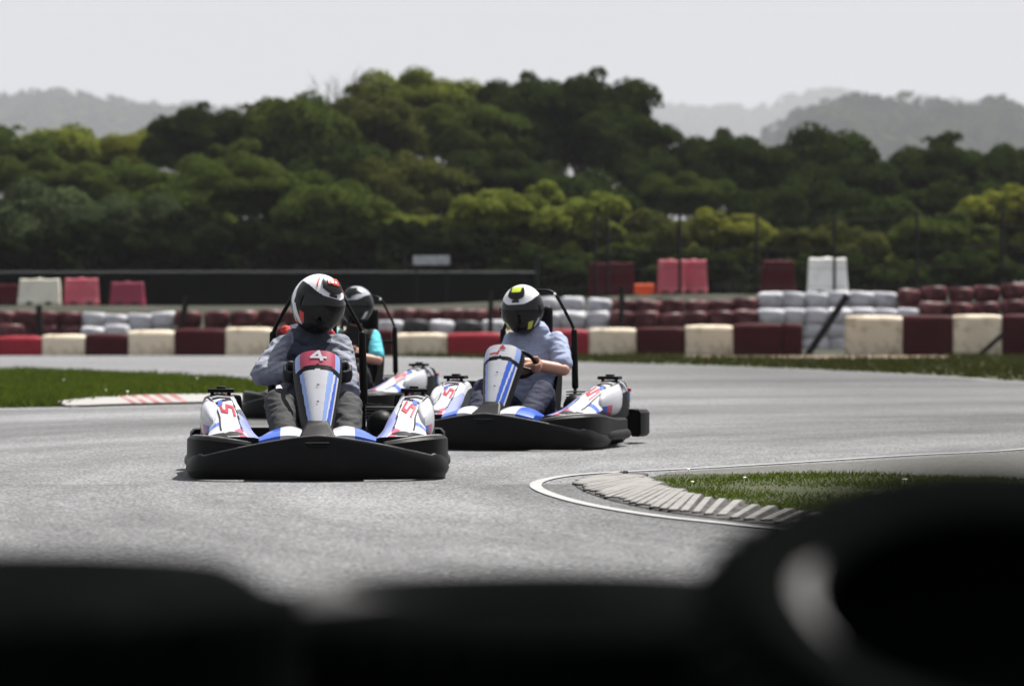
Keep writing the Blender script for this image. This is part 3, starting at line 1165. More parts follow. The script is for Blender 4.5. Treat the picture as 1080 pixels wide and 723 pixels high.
MID = [
    (25, 195, 150, 128, 0, 'grey', 1.0, 'grey green leafy tree low at the left edge'),
    (110, 205, 150, 126, 2, 'grey', 1.0, 'grey green tree under the yellow green treetop'),
    (190, 185, 130, 130, 1, 'mid', 1.0, 'mid green tree left of the arching bright shrub'),
    (285, 171, 170, 124, 2, 'mid', .8, 'wide mid green arching tree above the front driver'),
    (370, 195, 150, 123, 0, 'mid', .8, 'sloping green crown right of the wide arching tree'),
    (425, 222, 120, 122, 2, 'bright', .6, 'small bright sunlit crown at the foot of the slope'),
    (345, 150, 150, 138, 0, 'dark', 1.0, 'dark crown in the middle of the left tree group'),
    (240, 150, 140, 139, 1, 'mid', 1.0, 'leafy crown in the middle of the left tree group below the olive one'),
    (440, 165, 140, 136, 3, 'olive', 1.0, 'olive crown in the middle below the highest sunlit top'),
    (545, 160, 150, 138, 2, 'dark', 1.0, 'dark crown above the bright arching shrub by the second driver'),
    (630, 185, 150, 136, 0, 'dark', 1.0, 'dark crown right of and above the bright arching shrub'),
    (820, 190, 150, 134, 2, 'dark', 1.0, 'dark crown above the white plastic barrier'),
    (900, 205, 140, 132, 0, 'dark', 1.0, 'dark crown above the right wire fence between two posts'),
    (1000, 190, 130, 136, 3, 'dark', 1.0, 'dark crown behind the yellow shrub near the right edge'),
    (60, 165, 140, 138, 2, 'mid', .9, 'green crown behind the grey green left edge tree'),
    (140, 170, 130, 137, 3, 'mid', .9, 'green crown under the yellow green treetop, behind the grey one'),
]
BUSH = [
    (540, 192, 150, 116, 0, 'bright', 1.1, 'bright rounded shrub with a sunlit rim above the second driver helmet'),
    (605, 205, 150, 115, 1, 'bright', 1.1, 'bright drooping shrub right of and below the sunlit rim one'),
    (655, 255, 90, 113, 2, 'mid', 1.0, 'low green shrub behind the dark red barrier'),
    (490, 235, 120, 116, 2, 'mid', 1.0, 'green shrub left of the bright rounded one'),
    (700, 222, 120, 114, 1, 'olive', 1.1, 'olive shrub behind the two bright red barriers'),
    (770, 220, 120, 115, 0, 'yellow', 1.0, 'yellow green shrub between two tall fence posts'),
    (840, 240, 110, 113, 2, 'olive', 1.0, 'olive shrub behind the white barrier'),
    (905, 235, 120, 114, 1, 'olive', 1.0, 'olive shrub right of the white barrier beside a fence post'),
    (985, 222, 130, 115, 0, 'mid', 1.0, 'green shrub behind the fence left of the pale yellow one'),
    (1045, 196, 130, 117, 1, 'yellow', 1.1, 'pale yellow green shrub, tallest by the right edge'),
    (1110, 205, 120, 116, 2, 'yellow', 1.1, 'yellow green shrub cut by the right edge'),
    (735, 262, 130, 110, 2, 'dark', 1.0, 'dark low bush at the fence foot behind the red pair'),
    (935, 268, 130, 110, 0, 'dark', 1.0, 'dark low bush at the fence foot right of the white barrier'),
    (1030, 262, 140, 110, 2, 'dark', 1.0, 'dark low bush at the fence foot by the right edge'),
    (585, 258, 130, 110, 0, 'dark', 1.0, 'dark low bush behind the second driver'),
    (830, 268, 120, 109, 1, 'dark', 1.0, 'dark low bush directly behind the white barrier'),
]
for k in range(10):
    BUSH.append((-20 + k * 56, 236 + 6 * math.sin(k * 2.1), 110, 109 + (k % 3), k % 3, 'shade_tone', 1.1,
                 'bush coloured as deep shade over the black fence, %s from the left of ten' % ORD[k]))
for k in range(15):
    BUSH.append((-30 + k * 82, 232 + 9 * math.sin(k * 1.7), 150, 121 + (k % 3), (k + 1) % 3, 'shade_tone', 1.15,
                 'bush coloured as deep shade below the tall trees, %s from the left of fifteen' % ORD[k]))
for k in range(15):
    BUSH.append((10 + k * 80, 222 + 9 * math.sin(k * 2.3), 160, 139 + (k % 3), k % 3, 'dark', 1.1,
                 'dark filler bush at the very back of the wood, %s from the left' % ORD[k]))
for (px, top, wd, Y, pr, tone, hs, lb) in BACK:
    plant(px, top, wd, Y, T[pr], tone, lb, hs=hs)
for (px, top, wd, Y, pr, tone, hs, lb) in MID:
    plant(px, top, wd, Y, T[pr], tone, lb, hs=hs)
for (px, top, wd, Y, pr, tone, hs, lb) in BUSH:
    plant(px, top, wd, Y, S_[pr], tone, lb, name='shrub', cat='shrub', hs=hs, group='shrubs behind the fences')


# bare twigs on the skyline
def bare_tree(px, top, Y, label, seed):
    rg = random.Random(seed)
    p = at(px, Y=Y)
    zg = bank(p.x, Y)
    ht = H + (HOR - top) / F * Y - zg
    e = empty('bare_tree', (p.x, Y, zg), 0, label, 'tree', 'bare trees on the skyline')
    tr, tw = MB(), MB()
    tr.tube([(0, 0, 0), (.06, 0, ht * .4), (-.03, 0, ht * .75)], [.14, .1, .05], n=7)

    def grow(a, d, ln_, r, lev):
        b_ = a + d * ln_
        tw.tube([a, a.lerp(b_, .5) + Vector((rg.uniform(-.05, .05), 0, .02)), b_], [r, r * .8, r * .5], n=5)
        if lev:
            for _ in range(3):
                nd = (d + Vector((rg.uniform(-.6, .6), rg.uniform(-.5, .5), rg.uniform(0, .3)))).normalized()
                grow(a.lerp(b_, rg.uniform(.5, 1)), nd, ln_ * rg.uniform(.5, .75), r * .6, lev - 1)
    for _ in range(5):
        grow(Vector((0, 0, ht * rg.uniform(.6, .75))), Vector((rg.uniform(-.45, .45), rg.uniform(-.3, .3), 1)).normalized(), ht * .16, .035, 3)
    tr.build('trunk', bark, e)
    tw.build('branches', bark, e)


bare_tree(345, 84, 153, 'leafless twiggy treetop left of another on the skyline', 1)
bare_tree(368, 82, 153.5, 'leafless twiggy treetop beside the sunlit crown on the skyline', 2)

# ---------------------------------------------------------------- far hills
hill_m = mat('far_hill_ground', (.012, .018, .010), .95, .4, .02)
forest_m = leaf_mat('far_forest', (.016, .024, .010), .15, .012)


def hill(name, Yr, prof, depth_front, depth_back, fname, ntree, tsize, lab, seed, treeY=(.25, 1.02)):
    pxs = [p[0] for p in prof]
    hs_ = [(HOR - p[1] - 4) / F * Yr + H for p in prof]

    def ridge(px):
        return float(np.interp(px, pxs, hs_))

    def prof_y(v_):
        # v_ from 0 (foot, near) to 1 (ridge) to 2 (foot, far)
        return math.sin(min(v_, 2 - v_) * PI / 2) ** 1.15
    nu, nv = 120, 24
    V, Q = [], []
    for j in range(nv + 1):
        v_ = 2 * j / nv
        Y = Yr - depth_front * (1 - v_) if v_ <= 1 else Yr + depth_back * (v_ - 1)
        for i in range(nu + 1):
            px = pxs[0] + (pxs[-1] - pxs[0]) * i / nu
            X = (px - 540) / F * Yr
            z = (ridge(px) - tsize * 1.25) * prof_y(v_) * (1 + .05 * noise.noise(Vector((X / 90, Y / 90, 0)))) - .5
            V.append((X, Y, min(z, 690)))
    for j in range(nv):
        for i in range(nu):
            a = j * (nu + 1) + i
            Q.append((a, a + 1, a + nu + 2, a + nu + 1))
    o = obj(name, np_mesh(name, np.array(V), np.array(Q), [hill_m], True))
    o['kind'] = 'structure'
    rg = np.random.default_rng(seed)
    P_, n_per = [], 90
    allV = []
    for k in range(ntree):
        v_ = rg.uniform(*treeY)
        px = rg.uniform(pxs[0], pxs[-1])
        Y = Yr - depth_front * (1 - v_) if v_ <= 1 else Yr + depth_back * (v_ - 1)
        X = (px - 540) / F * Yr
        z = (ridge(px) - tsize * 1.25) * prof_y(v_) - .5
        s = tsize * (.45 + 1.0 * rg.uniform(0, 1) ** 2)
        d = rg.normal(0, 1, (n_per, 3))
        d /= np.linalg.norm(d, axis=1)[:, None]
        c = np.array([X, Y, z + s * .3])
        p = c + d * s * np.array([.62, .62, .6]) * rg.uniform(.75, 1.05, (n_per, 1))
        nrm = d + rg.normal(0, .3, (n_per, 3))
        nrm /= np.linalg.norm(nrm, axis=1)[:, None]
        t = np.cross(nrm, rg.normal(0, 1, (n_per, 3)))
        t /= np.linalg.norm(t, axis=1)[:, None]
        bt = np.cross(nrm, t)
        q = s * .2 * rg.uniform(.6, 1.3, (n_per, 1))
        allV.append(np.stack([p - t * q, p - bt * q * .8, p + t * q, p + bt * q * .8], 1).reshape(-1, 3))
    V = np.concatenate(allV)
    V[:, 2] = np.minimum(V[:, 2], 700)
    tag(obj(fname, np_mesh(fname, V, np.arange(len(V)).reshape(-1, 4), [forest_m])), lab, 'forest', kind='stuff')


hill('right_hill', 3000, [(760, 250), (800, 175), (822, 128), (842, 106), (870, 101), (900, 97), (930, 100), (960, 106), (990, 101), (1030, 100), (1060, 106), (1100, 104), (1200, 110)],
     1000, 700, 'right_hill_forest', 800, 28, 'misty dark woods on the near right hill', 31)
hill('right_far_hill', 9000, [(560, 170), (620, 122), (660, 110), (700, 106), (740, 107), (780, 100), (830, 94), (880, 93), (960, 100), (1100, 105)],
     2200, 900, 'pale_ridge_forest', 700, 66, 'faint fog covered woods on the pale ridge right of the tall trees', 32)
hill('left_hill', 5000, [(-160, 95), (-60, 98), (0, 97), (40, 92), (75, 95), (110, 97), (150, 97), (200, 101), (240, 106), (290, 112), (350, 125), (420, 160)],
     1500, 900, 'left_hill_forest', 900, 42, 'misty grey woods on the left hill', 33)
#%%KARTS
# ---------------------------------------------------------------- karts
K_black = mat('kart_black_plastic', (.0025, .0025, .0028), .45, .25, 8, bump=.08, bscale=120, dirt=(.008, .0078, .0075), dirt_amt=.5, dirt_scale=7, spec=.09)
K_white = mat('kart_white_plastic', (0.3870, 0.3913, 0.4214), .28, .06, 5, coat=.2, dirt=(.22, .215, .21), dirt_amt=.35, dirt_scale=9)
K_grey = mat('kart_pale_grey_plastic', (0.1892, 0.1978, 0.2236), .22, .08, 5, coat=.4)
K_lblue = mat('kart_light_blue', (0.1720, 0.2494, 0.4816), .3, .1, 5, coat=.4)
K_peri = mat('kart_periwinkle', (0.1720, 0.1978, 0.4300), .3, .1, 5, coat=.4)
K_blue = mat('kart_blue', (.02, .075, .40), .3, .1, 5, coat=.4)
K_navy = mat('kart_navy', (.012, .018, .06), .3, .15, 5, coat=.4)
K_pink = mat('kart_pink', (.45, .035, .10), .35, .1, 5, coat=.3)
K_red = mat('kart_red', (.30, .02, .035), .4, .1, 5)
K_maroon = mat('kart_maroon', (.26, .025, .06), .4, .1, 5, coat=.3)
K_metal = mat('kart_metal', (.35, .35, .36), .35, .15, 8, metal=.9)
K_silver = mat('kart_silver_trim', (.5, .5, .52), .3, .1, 8, metal=.3)
K_tyre = mat('kart_slick_rubber', (.005, .005, .005), .75, .3, 9, bump=.2, bscale=80, dirt=(.02, .0195, .019), dirt_amt=.5, dirt_scale=6)
K_glint = mat('kart_edge_glint', (.12, .12, .122), .5, .5, 30, dirt=(.01, .01, .01), dirt_amt=.9, dirt_scale=14)  # mottled grey that paints sun glints along the bumper edges
K_seat = mat('kart_seat_grp', (.003, .003, .0033), .5, .2, 6, spec=.08)


def grid_interp(st, n):
    """Catmull-Rom refine a list of lists of Vectors along first index"""
    cols = list(zip(*st))
    cols = [smooth_line(c, n) for c in cols]
    return [list(r) for r in zip(*cols)]


POD_ST = [(-.61, [(.295, .19), (.30, .212), (.345, .226), (.43, .228), (.52, .226), (.575, .215), (.585, .18)]),
          (-.45, [(.325, .19), (.33, .228), (.38, .248), (.46, .252), (.545, .244), (.60, .228), (.61, .18)]),
          (-.27, [(.34, .19), (.362, .255), (.41, .280), (.49, .284), (.56, .268), (.60, .24), (.61, .18)]),
          (-.04, [(.355, .19), (.395, .31), (.44, .342), (.51, .340), (.57, .318), (.605, .27), (.615, .18)]),
          (.18, [(.38, .19), (.435, .365), (.475, .400), (.545, .404), (.605, .385), (.635, .325), (.645, .18)]),
          (.36, [(.40, .21), (.462, .40), (.495, .434), (.575, .442), (.640, .422), (.662, .355), (.668, .19)]),
          (.50, [(.41, .24), (.47, .41), (.50, .434), (.575, .440), (.632, .422), (.658, .36), (.662, .21)]),
          (.58, [(.43, .27), (.48, .37), (.505, .39), (.56, .39), (.61, .375), (.638, .32), (.644, .25)])]


def pod_surface(s):
    st = [[Vector((s * x, y, z)) for x, z in pts] for y, pts in POD_ST]
    rows = grid_interp(st, 16)
    out = []
    for r in rows:
        q = []
        for a, c in zip(r[:-1], r[1:]):
            q += [a.lerp(c, k / 12) for k in range(12)]
        sm = smooth_line(r, 12)
        q.append(r[-1])
        out.append([a.lerp(c, .45) for a, c in zip(q, sm)])
    return out


def surf(rows, u, v):
    nu, nv = len(rows) - 1, len(rows[0]) - 1
    a, c = min(nu - 1e-4, max(0, u * nu)), min(nv - 1e-4, max(0, v * nv))
    i, j = int(a), int(c)
    fa, fc = a - i, c - j
    p = rows[i][j].lerp(rows[i + 1][j], fa)
    q = rows[i][j + 1].lerp(rows[i + 1][j + 1], fa)
    return p.lerp(q, fc)


def snorm(rows, u, v, sgn):
    e = .01
    du = surf(rows, min(1, u + e), v) - surf(rows, max(0, u - e), v)
    dv = surf(rows, u, min(1, v + e)) - surf(rows, u, max(0, v - e))
    n = du.cross(dv)
    n.normalize()
    return n * sgn


def decal_quad(mb, rows, q, sgn, off=.0035, mi=0, n=6):
    """q: four (u,v) corners; thin curved patch lying on the surface"""
    vs, fs = [], []
    for i in range(n + 1):
        for j in range(n + 1):
            a, c = i / n, j / n
            u = (q[0][0] * (1 - a) + q[1][0] * a) * (1 - c) + (q[3][0] * (1 - a) + q[2][0] * a) * c
            v = (q[0][1] * (1 - a) + q[1][1] * a) * (1 - c) + (q[3][1] * (1 - a) + q[2][1] * a) * c
            vs.append(surf(rows, u, v) + snorm(rows, u, v, sgn) * off)
    for i in range(n):
        for j in range(n):
            k = i * (n + 1) + j
            fs.append((k, k + 1, k + n + 2, k + n + 1))
    mb.add(vs, fs, mi)


def decal_stroke(mb, rows, pts, wu, sgn, off=.004, mi=0, wv=None):
    wv = wv or wu
    for (a, c) in zip(pts[:-1], pts[1:]):
        du, dv = c[0] - a[0], c[1] - a[1]
        l_ = math.hypot(du, dv)
        nu_, nv_ = -dv / l_ * wu / 2, du / l_ * wv / 2
        ex, ey = du / l_ * wu * .35, dv / l_ * wv * .35
        decal_quad(mb, rows, [(a[0] + nu_ - ex, a[1] + nv_ - ey), (c[0] + nu_ + ex, c[1] + nv_ + ey), (c[0] - nu_ + ex, c[1] - nv_ + ey), (a[0] - nu_ - ex, a[1] - nv_ - ey)], sgn, off, mi, 3)


def make_kart(root, number, yellow=False):
    P_ = root
    # --- chassis tubes, floor tray
    mb = MB()
    for s in (-1, 1):
        mb.tube([(s * .20, -.78, .09), (s * .22, -.4, .07), (s * .30, .1, .07), (s * .33, .8, .07)], .016, n=8)
        mb.tube([(s * .22, -.4, .07), (s * .36, -.48, .10), (s * .36, -.52, .12)], .016, n=8)
    for y in (-.6, .0, .55, .8):
        mb.tube([(-.32, y, .07), (.32, y, .07)], .014, n=8)
    mb.build('chassis', K_metal, P_)
    mb = MB()
    mb.box((0, -.28, .045), (.46, .95, .008))
    mb.build('floor_tray', K_black, P_)
    # --- wheels
    for (x, y, r, wd) in ((-.46, -.50, .128, .13), (.46, -.50, .128, .13), (-.53, .50, .140, .20), (.53, .50, .140, .20)):
        e = MB()
        M = Matrix.Translation((x, y, r)) @ Matrix.Rotation(PI / 2, 4, 'Y')
        e.lathe(tyre_profile(r, r * .52, wd), M=M, n=32)
        t_ = e.build('wheel', K_tyre, P_, smooth_angle=50)
        e = MB()
        e.lathe([(.02, -.02), (r * .5, -.03), (r * .55, -wd * .36), (r * .58, -wd * .36), (r * .55, -.02), (r * .55, .02), (r * .58, wd * .36), (r * .55, wd * .36), (r * .5, .03), (.02, .03)], M=M, n=24)
        e.build('rim', K_metal, t_)
    mb = MB()
    mb.tube([(-.50, .50, .14), (.50, .50, .14)], .02, n=10)
    for s in (-1, 1):
        mb.tube([(s * .34, -.50, .12), (s * .44, -.50, .128)], .014, n=8)
    mb.build('axle', K_metal, P_)
    # --- front bumper: black shield whose top edge falls towards the corners
    path = [(.705, -.30), (.71, -.45), (.70, -.60), (.665, -.74), (.59, -.84), (.46, -.905), (.30, -.94), (.15, -.955), (0, -.96)]
    path = path + [(-x, y) for x, y in path[-2::-1]]
    path = [Vector((x, y, 0)) for x, y in path]
    path = smooth_line(path, 5)
    rings = []
    for i, p in enumerate(path):
        t = path[min(i + 1, len(path) - 1)] - path[max(i - 1, 0)]
        t.normalize()
        nrm = Vector((-t.y, t.x, 0))
        if nrm.dot(p - Vector((0, -.1, 0))) < 0:
            nrm = -nrm
        ax = abs(p.x)
        if p.y < -.80:
            ht = .248 - .105 * (ax / .60) ** 1.4
        else:
            ht = .143 - .02 * smooth(-.8, -.4, p.y)
        zb = .008
        rings.append([p - nrm * .045 + Vector((0, 0, zb + .02)), p - nrm * .015 + Vector((0, 0, zb)), p + nrm * .004 + Vector((0, 0, zb + .03)), p + nrm * .012 + Vector((0, 0, zb + .4 * (ht - zb))), p + nrm * .004 + Vector((0, 0, ht - .03)), p - nrm * .008 + Vector((0, 0, ht - .006)), p - nrm * .03 + Vector((0, 0, ht)), p - nrm * .055 + Vector((0, 0, ht - .012))])
    mb = MB()
    mb.loft(rings)
    bumper = mb.build('front_bumper', K_black, P_, smooth_angle=35)
    mb = MB()     # pale tube, the sun glint on the shield's upper edge built as a part
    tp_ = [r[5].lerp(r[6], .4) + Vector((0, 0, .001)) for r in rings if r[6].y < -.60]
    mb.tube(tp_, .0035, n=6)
    mb.build('edge_glint', K_glint, bumper)
    mb = MB()     # intake slot in the shield
    mb.tube([(-.06, -.972, .200), (-.05, -.973, .188), (.05, -.973, .188), (.062, -.972, .200)], .004, n=6)
    mb.tube([(-.065, -.972, .206), (.065, -.972, .206)], .004, n=6)
    mb.build('slot_trim', K_black, bumper)
    # --- corner fairings above the falling edge, bowed, running back along the wheel
    for s in (-1, 1):
        cp = smooth_line([Vector((s * x, y, z)) for x, y, z in [(.36, -.885, .200), (.46, -.865, .212), (.56, -.81, .222), (.64, -.73, .226), (.685, -.60, .226), (.70, -.45, .220), (.70, -.28, .205), (.70, -.05, .190), (.70, .22, .185)]], 5)
        rings = []
        for i, p in enumerate(cp):
            t = cp[min(i + 1, len(cp) - 1)] - cp[max(i - 1, 0)]
            t.z = 0
            t.normalize()
            nrm = Vector((-t.y, t.x, 0))
            if nrm.dot(p - Vector((0, -.1, 0))) < 0:
                nrm = -nrm
            d = .03 + .09 * smooth(0, .5, i / len(cp))
            rings.append([p - nrm * .07, p - nrm * .03 + Vector((0, 0, .010)), p + Vector((0, 0, .008)), p + nrm * .014 + Vector((0, 0, -.006)), p + nrm * .016 + Vector((0, 0, -d)), p - nrm * .02 + Vector((0, 0, -d - .015)), p - nrm * .06 + Vector((0, 0, -d))])
        mb = MB()
        mb.loft(rings)
        sb_ = mb.build('side_bumper', K_black, P_, smooth_angle=35)
        mb = MB()  # pale tube modelling the glint along the fairing's top edge
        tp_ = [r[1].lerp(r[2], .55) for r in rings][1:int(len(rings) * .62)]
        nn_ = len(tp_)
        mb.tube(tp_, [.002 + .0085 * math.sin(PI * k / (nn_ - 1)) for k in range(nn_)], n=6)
        mb.build('edge_glint', K_glint, sb_)
        # lower roller rail + brackets along the flank
        mb = MB()
        mb.tube(smooth_line([Vector((s * x, y, z)) for x, y, z in [(.665, -.46, .085), (.70, -.28, .085), (.71, .0, .085), (.705, .22, .085), (.60, .28, .09)]], 5), .034, n=10)
        mb.build('side_rail', K_black, P_)
        mb = MB()
        for y in (-.18, .08):
            mb.tube([(s * .33, y, .08), (s * .5, y, .10), (s * .68, y, .12)], .013, n=8)
        mb.build('bumper_bracket', K_metal, P_)
    # --- rear bumper wrapping the back wheels
    rp = [(.705, .62), (.72, .72), (.715, .86), (.66, .95), (.5, .98), (.25, .985), (0, .985)]
    rp = rp + [(-x, y) for x, y in rp[-2::-1]]
    rp = smooth_line([Vector((x, y, 0)) for x, y in rp], 5)
    for nm, z0, z1 in (('rear_bumper', .05, .235),):
        rings = []
        for i, p in enumerate(rp):
            t = rp[min(i + 1, len(rp) - 1)] - rp[max(i - 1, 0)]
            t.normalize()
            nrm = Vector((-t.y, t.x, 0))
            if nrm.dot(p - Vector((0, .5, 0))) < 0:
                nrm = -nrm
            rings.append([p - nrm * .05 + Vector((0, 0, z0)), p + nrm * .0 + Vector((0, 0, z0)), p + nrm * .018 + Vector((0, 0, z0 + .02)), p + nrm * .018 + Vector((0, 0, z1 - .02)), p + Vector((0, 0, z1)), p - nrm * .05 + Vector((0, 0, z1))])
        mb = MB()
        mb.loft(rings)
        mb.build(nm.replace('_upper', ''), K_black, P_, smooth_angle=35)
    for s in (-1, 1):
        mb = MB()
        mb.tube([(s * .3, .7, .09), (s * .3, .97, .15)], .018, n=8)
        mb.box((s * .42, .95, .155), (.28, .03, .03))
        mb.build('rear_mount', K_black, P_)
    # --- nose panel
    rows = []
    for i in range(61):
        t = i / 60
        y = -.74 + .30 * t ** 1.05
        z = .275 + .425 * t - .02 * t * t
        w_ = .066 + .078 * t ** .8
        if t > .8:
            w_ -= .012 * ((t - .8) / .2) ** 2
        fw = Vector((0, -.72, .69)).normalized()
        c = Vector((0, y, z))
        row = []
        for j in range(73):
            a = -1 + 2 * j / 72
            dep = .055 * (1 - abs(a) ** 2.6) - .035 * abs(a) ** 6
            row.append(c + Vector((a * w_, 0, 0)) + fw * (dep - .03))
        rows.append(row)

    def nose_mi(i, j):
        a = -1 + 2 * (j + .5) / 72
        t = (i + .5) / 60
        if abs(a) > .93:
            return 5
        if .735 < t - .03 * (1 - abs(a)) + .02 < .80:
            return 5
        if t > .79:
            if abs(a) > .72:
                return 1
            return 6
        edge_w = .84 - .24 * (1 - t)
        if a < -edge_w - .05 * (1 - t):
            return 5
        if a < -edge_w + .16:
            return 1
        if a > edge_w + .02:
            return 4 if a < .86 else 3
        if a > edge_w - .06:
            return 3
        if a > edge_w - .30:
            return 2
        return 0
    mb = MB()
    K_ = len(rows)
    n = len(rows[0])
    vs = [p for r in rows for p in r]
    back = Vector((0, .035, -.03))
    vs2 = [p + back for p in vs]
    fs, ms = [], []
    for i in range(K_ - 1):
        for j in range(n - 1):
            a = i * n + j
            fs.append((a, a + 1, a + n + 1, a + n))
            ms.append(nose_mi(i, j))
            o_ = K_ * n
            fs.append((o_ + a + n, o_ + a + n + 1, o_ + a + 1, o_ + a))
            ms.append(5)
    o_ = K_ * n
    for i in range(K_ - 1):
        for a, c in ((i * n, (i + 1) * n), (i * n + n - 1, (i + 1) * n + n - 1)):
            fs.append((a, c, o_ + c, o_ + a))
            ms.append(5)
    for j in range(n - 1):
        for a in (j, (K_ - 1) * n + j):
            fs.append((a, a + 1, o_ + a + 1, o_ + a))
            ms.append(5)
    mb.add(vs + vs2, fs, ms)
    plate_m = K_maroon if number == '4' else K_white
    nose = mb.build('nose_panel', [K_white, K_lblue, K_lblue if number == '4' else K_blue, K_silver, K_blue, K_black, plate_m], P_, smooth_angle=60)
    mb = MB()
    sg = 1
    tst = snorm(rows, .5, .5, 1)
    if tst.y > 0:
        sg = -1
    if number == '4':
        decal_stroke(mb, rows, [(.862, .58), (.985, .52), (.905, .38), (.900, .66)], .028, sg, wv=.07, off=.004)
        mb.build('number', K_white, nose)
    else:
        decal_stroke(mb, rows, [(.845, .24), (.85, .43), (.885, .45)], .032, sg, wv=.05)
        decal_quad(mb, rows, [(.985, .50), (.985, .54), (.915, .63), (.925, .44)], sg, .004)
        mb.build('red_mark', K_red, nose)
    mb = MB()
    decal_quad(mb, rows, [(.52, .47), (.52, .55), (.535, .53), (.535, .49)], sg, .004)
    decal_quad(mb, rows, [(.30, .47), (.30, .55), (.315, .53), (.315, .49)], sg, .004)
    mb.build('panel_bolt', K_black, nose)
    # nose foot and front fairings
    mb = MB()
    mb.loft([[Vector((x * sx, y, z)) for x, y, z in ((-.075, -.93, .235), (.075, -.93, .235), (.085, -.62, .20), (-.085, -.62, .20))] if False else
             [Vector((-sx, -.93 + dy, z)), Vector((sx, -.93 + dy, z)), Vector((sx, -.60, z)), Vector((-sx, -.60, z))] for sx, dy, z in ((.10, .0, .20), (.095, .01, .245), (.07, .14, .29), (.055, .18, .32))])
    mb.build('nose_foot', K_black, P_, bevel=.01)
    for s in (-1, 1):
        rr = []
        for (x, y0, y1, z0, zc) in ((.085, -.90, -.62, .240, .272), (.14, -.915, -.60, .247, .288), (.20, -.90, -.58, .243, .280), (.26, -.885, -.56, .230, .258), (.315, -.865, -.56, .215, .225)):
            rr.append([Vector((s * x, y0, z0)), Vector((s * x, y0 + .05, z0 + .02)), Vector((s * x, (y0 + y1) / 2, zc)), Vector((s * x, y1, zc)), Vector((s * x, y1, z0 - .04)), Vector((s * x, y0, z0 - .03))])
        rr = grid_interp(rr, 4)
        mb = MB()
        mb.loft(rr, mi=lambda i, j: 0 if i < 8 else 1)
        mb.build('front_fairing', [K_white, K_blue], P_, smooth_angle=30)
    # --- side pods
    for s in (-1, 1):
        rows = pod_surface(s)
        nu, nv = len(rows) - 1, len(rows[0]) - 1

        def pmi(i, j):
            u, v = (i + .5) / nu, (j + .5) / nv
            if v < .14:
                return 5  # inner side black: its shadow is put into the colour
            b_ = .39 - .10 * u                      # edge of the inner band
            if v < b_:
                return 1 if u < .40 + (b_ - v) * .9 else 0
            if v < b_ + .018:
                return 5 if .16 < u < .62 else 0
            if v < .60:
                if u < .03:
                    return 5
                if u < .20 + (.45 - v) * .5:
                    return 3 if v < .47 else 0
                if u > .66:
                    return 2
                if .585 < u + (v - .40) * .25 < .62:
                    return 5
                if .62 < u < .655:
                    return 5
                return 0
            if u > .68 and v < .82:
                return 2
            if v < .86 and .14 < u <= .68:
                return 4 if .30 < u < .36 else 0
            return 5
            return 0
        mb = MB()
        mb.loft(rows, ring_closed=True, caps=True, mi=lambda i, j: pmi(i, j) if j < nv else 5)
        pod = mb.build('side_pod', [K_white, K_peri, K_grey, K_pink, K_blue, K_black], P_, smooth_angle=40)
        sg = 1
        if snorm(rows, .5, .5, 1).z < 0:
            sg = -1
        mb = MB()     # rounded rear lobe on the outer flank
        rings = []
        for i in range(17):
            f = i / 16
            y = -.08 + .56 * f
            g = max(.02, math.sin(PI * min(1, f * .97 + .03)) ** .42)
            zc, xc = .272 + .048 * f, .590 + .030 * f
            rings.append([Vector((s * (xc + .056 * (g ** 1.6) * math.copysign(abs(math.cos(q)) ** .7, math.cos(q))), y, zc + .108 * g * math.copysign(abs(math.sin(q)) ** .75, math.sin(q)) * (1 if math.sin(q) > 0 else .85))) for q in [2 * PI * k / 20 for k in range(20)]])
        def lmi(i, j):
            if i < 4 and 12 < j < 20:
                return 1 if i > 1 else 2
            return 0
        mb.loft(rings, mi=lmi)
        mb.build('pod_lobe', [K_white, K_pink, K_blue], pod, smooth_angle=60)
        mb = MB()     # dark seams
        decal_stroke(mb, rows, [(.70, .22), (.685, .42), (.70, .60), (.72, .70)], .012, sg, mi=0, wv=.02)
        decal_stroke(mb, rows, [(.72, .70), (.78, .84), (.76, .95)], .014, sg, mi=0, wv=.02)
        decal_stroke(mb, rows, [(.20, .615), (.40, .60), (.58, .61), (.69, .63), (.70, .76)], .012, sg, mi=0, wv=.02)
        mb.build('pod_seam', K_black, pod)
        mb = MB()     # red zig-zag emblem
        decal_stroke(mb, rows, [(u, v if s > 0 else .94 - v) for u, v in [(.555, .41), (.47, .40), (.445, .46), (.515, .49), (.495, .555), (.40, .54)]], .034, sg, mi=0, wv=.030)
        mb.build('red_emblem', K_red, pod)
        mb = MB()
        decal_quad(mb, rows, [(.53, .50), (.58, .48), (.575, .54), (.525, .57)], sg, .004)
        mb.build('blue_emblem', K_blue, pod)
        mb = MB()
        decal_stroke(mb, rows, [(.68, .40), (.74, .37), (.72, .44), (.80, .42)], .024, sg, wv=.02)
        mb.build('pink_script', K_pink, pod)
        # black cap and rear guard
        mb = MB()
        mb.box((s * .55, .40, .462), (.15, .12, .022))
        mb.box((s * .55, .41, .476), (.05, .07, .02))
        mb.tube([(s * .505, .38, .41), (s * .505, .38, .465)], .012, n=8)
        mb.tube([(s * .60, .38, .41), (s * .60, .38, .465)], .012, n=8)
        mb.build('pod_cap', K_black, P_, bevel=.006)
        mb = MB()
        mb.loft([[Vector((s * .42, y, z0)), Vector((s * .62, y, z0)), Vector((s * .62, y, z1)), Vector((s * .44, y, z1))] for y, z0, z1 in ((.57, .26, .44), (.64, .24, .42), (.70, .24, .34), (.74, .24, .27))])
        mb.build('wheel_guard', K_black, P_, bevel=.015)
        mb = MB()
        mb.box((s * .60, .66, .325), (.075, .02, .075))
        g_ = mb.build('tail_marker', K_lblue, P_, bevel=.006)
        mb = MB()
        mb.box((s * .60, .655, .375), (.09, .03, .022))
        mb.build('marker_top', K_red, g_, bevel=.004)
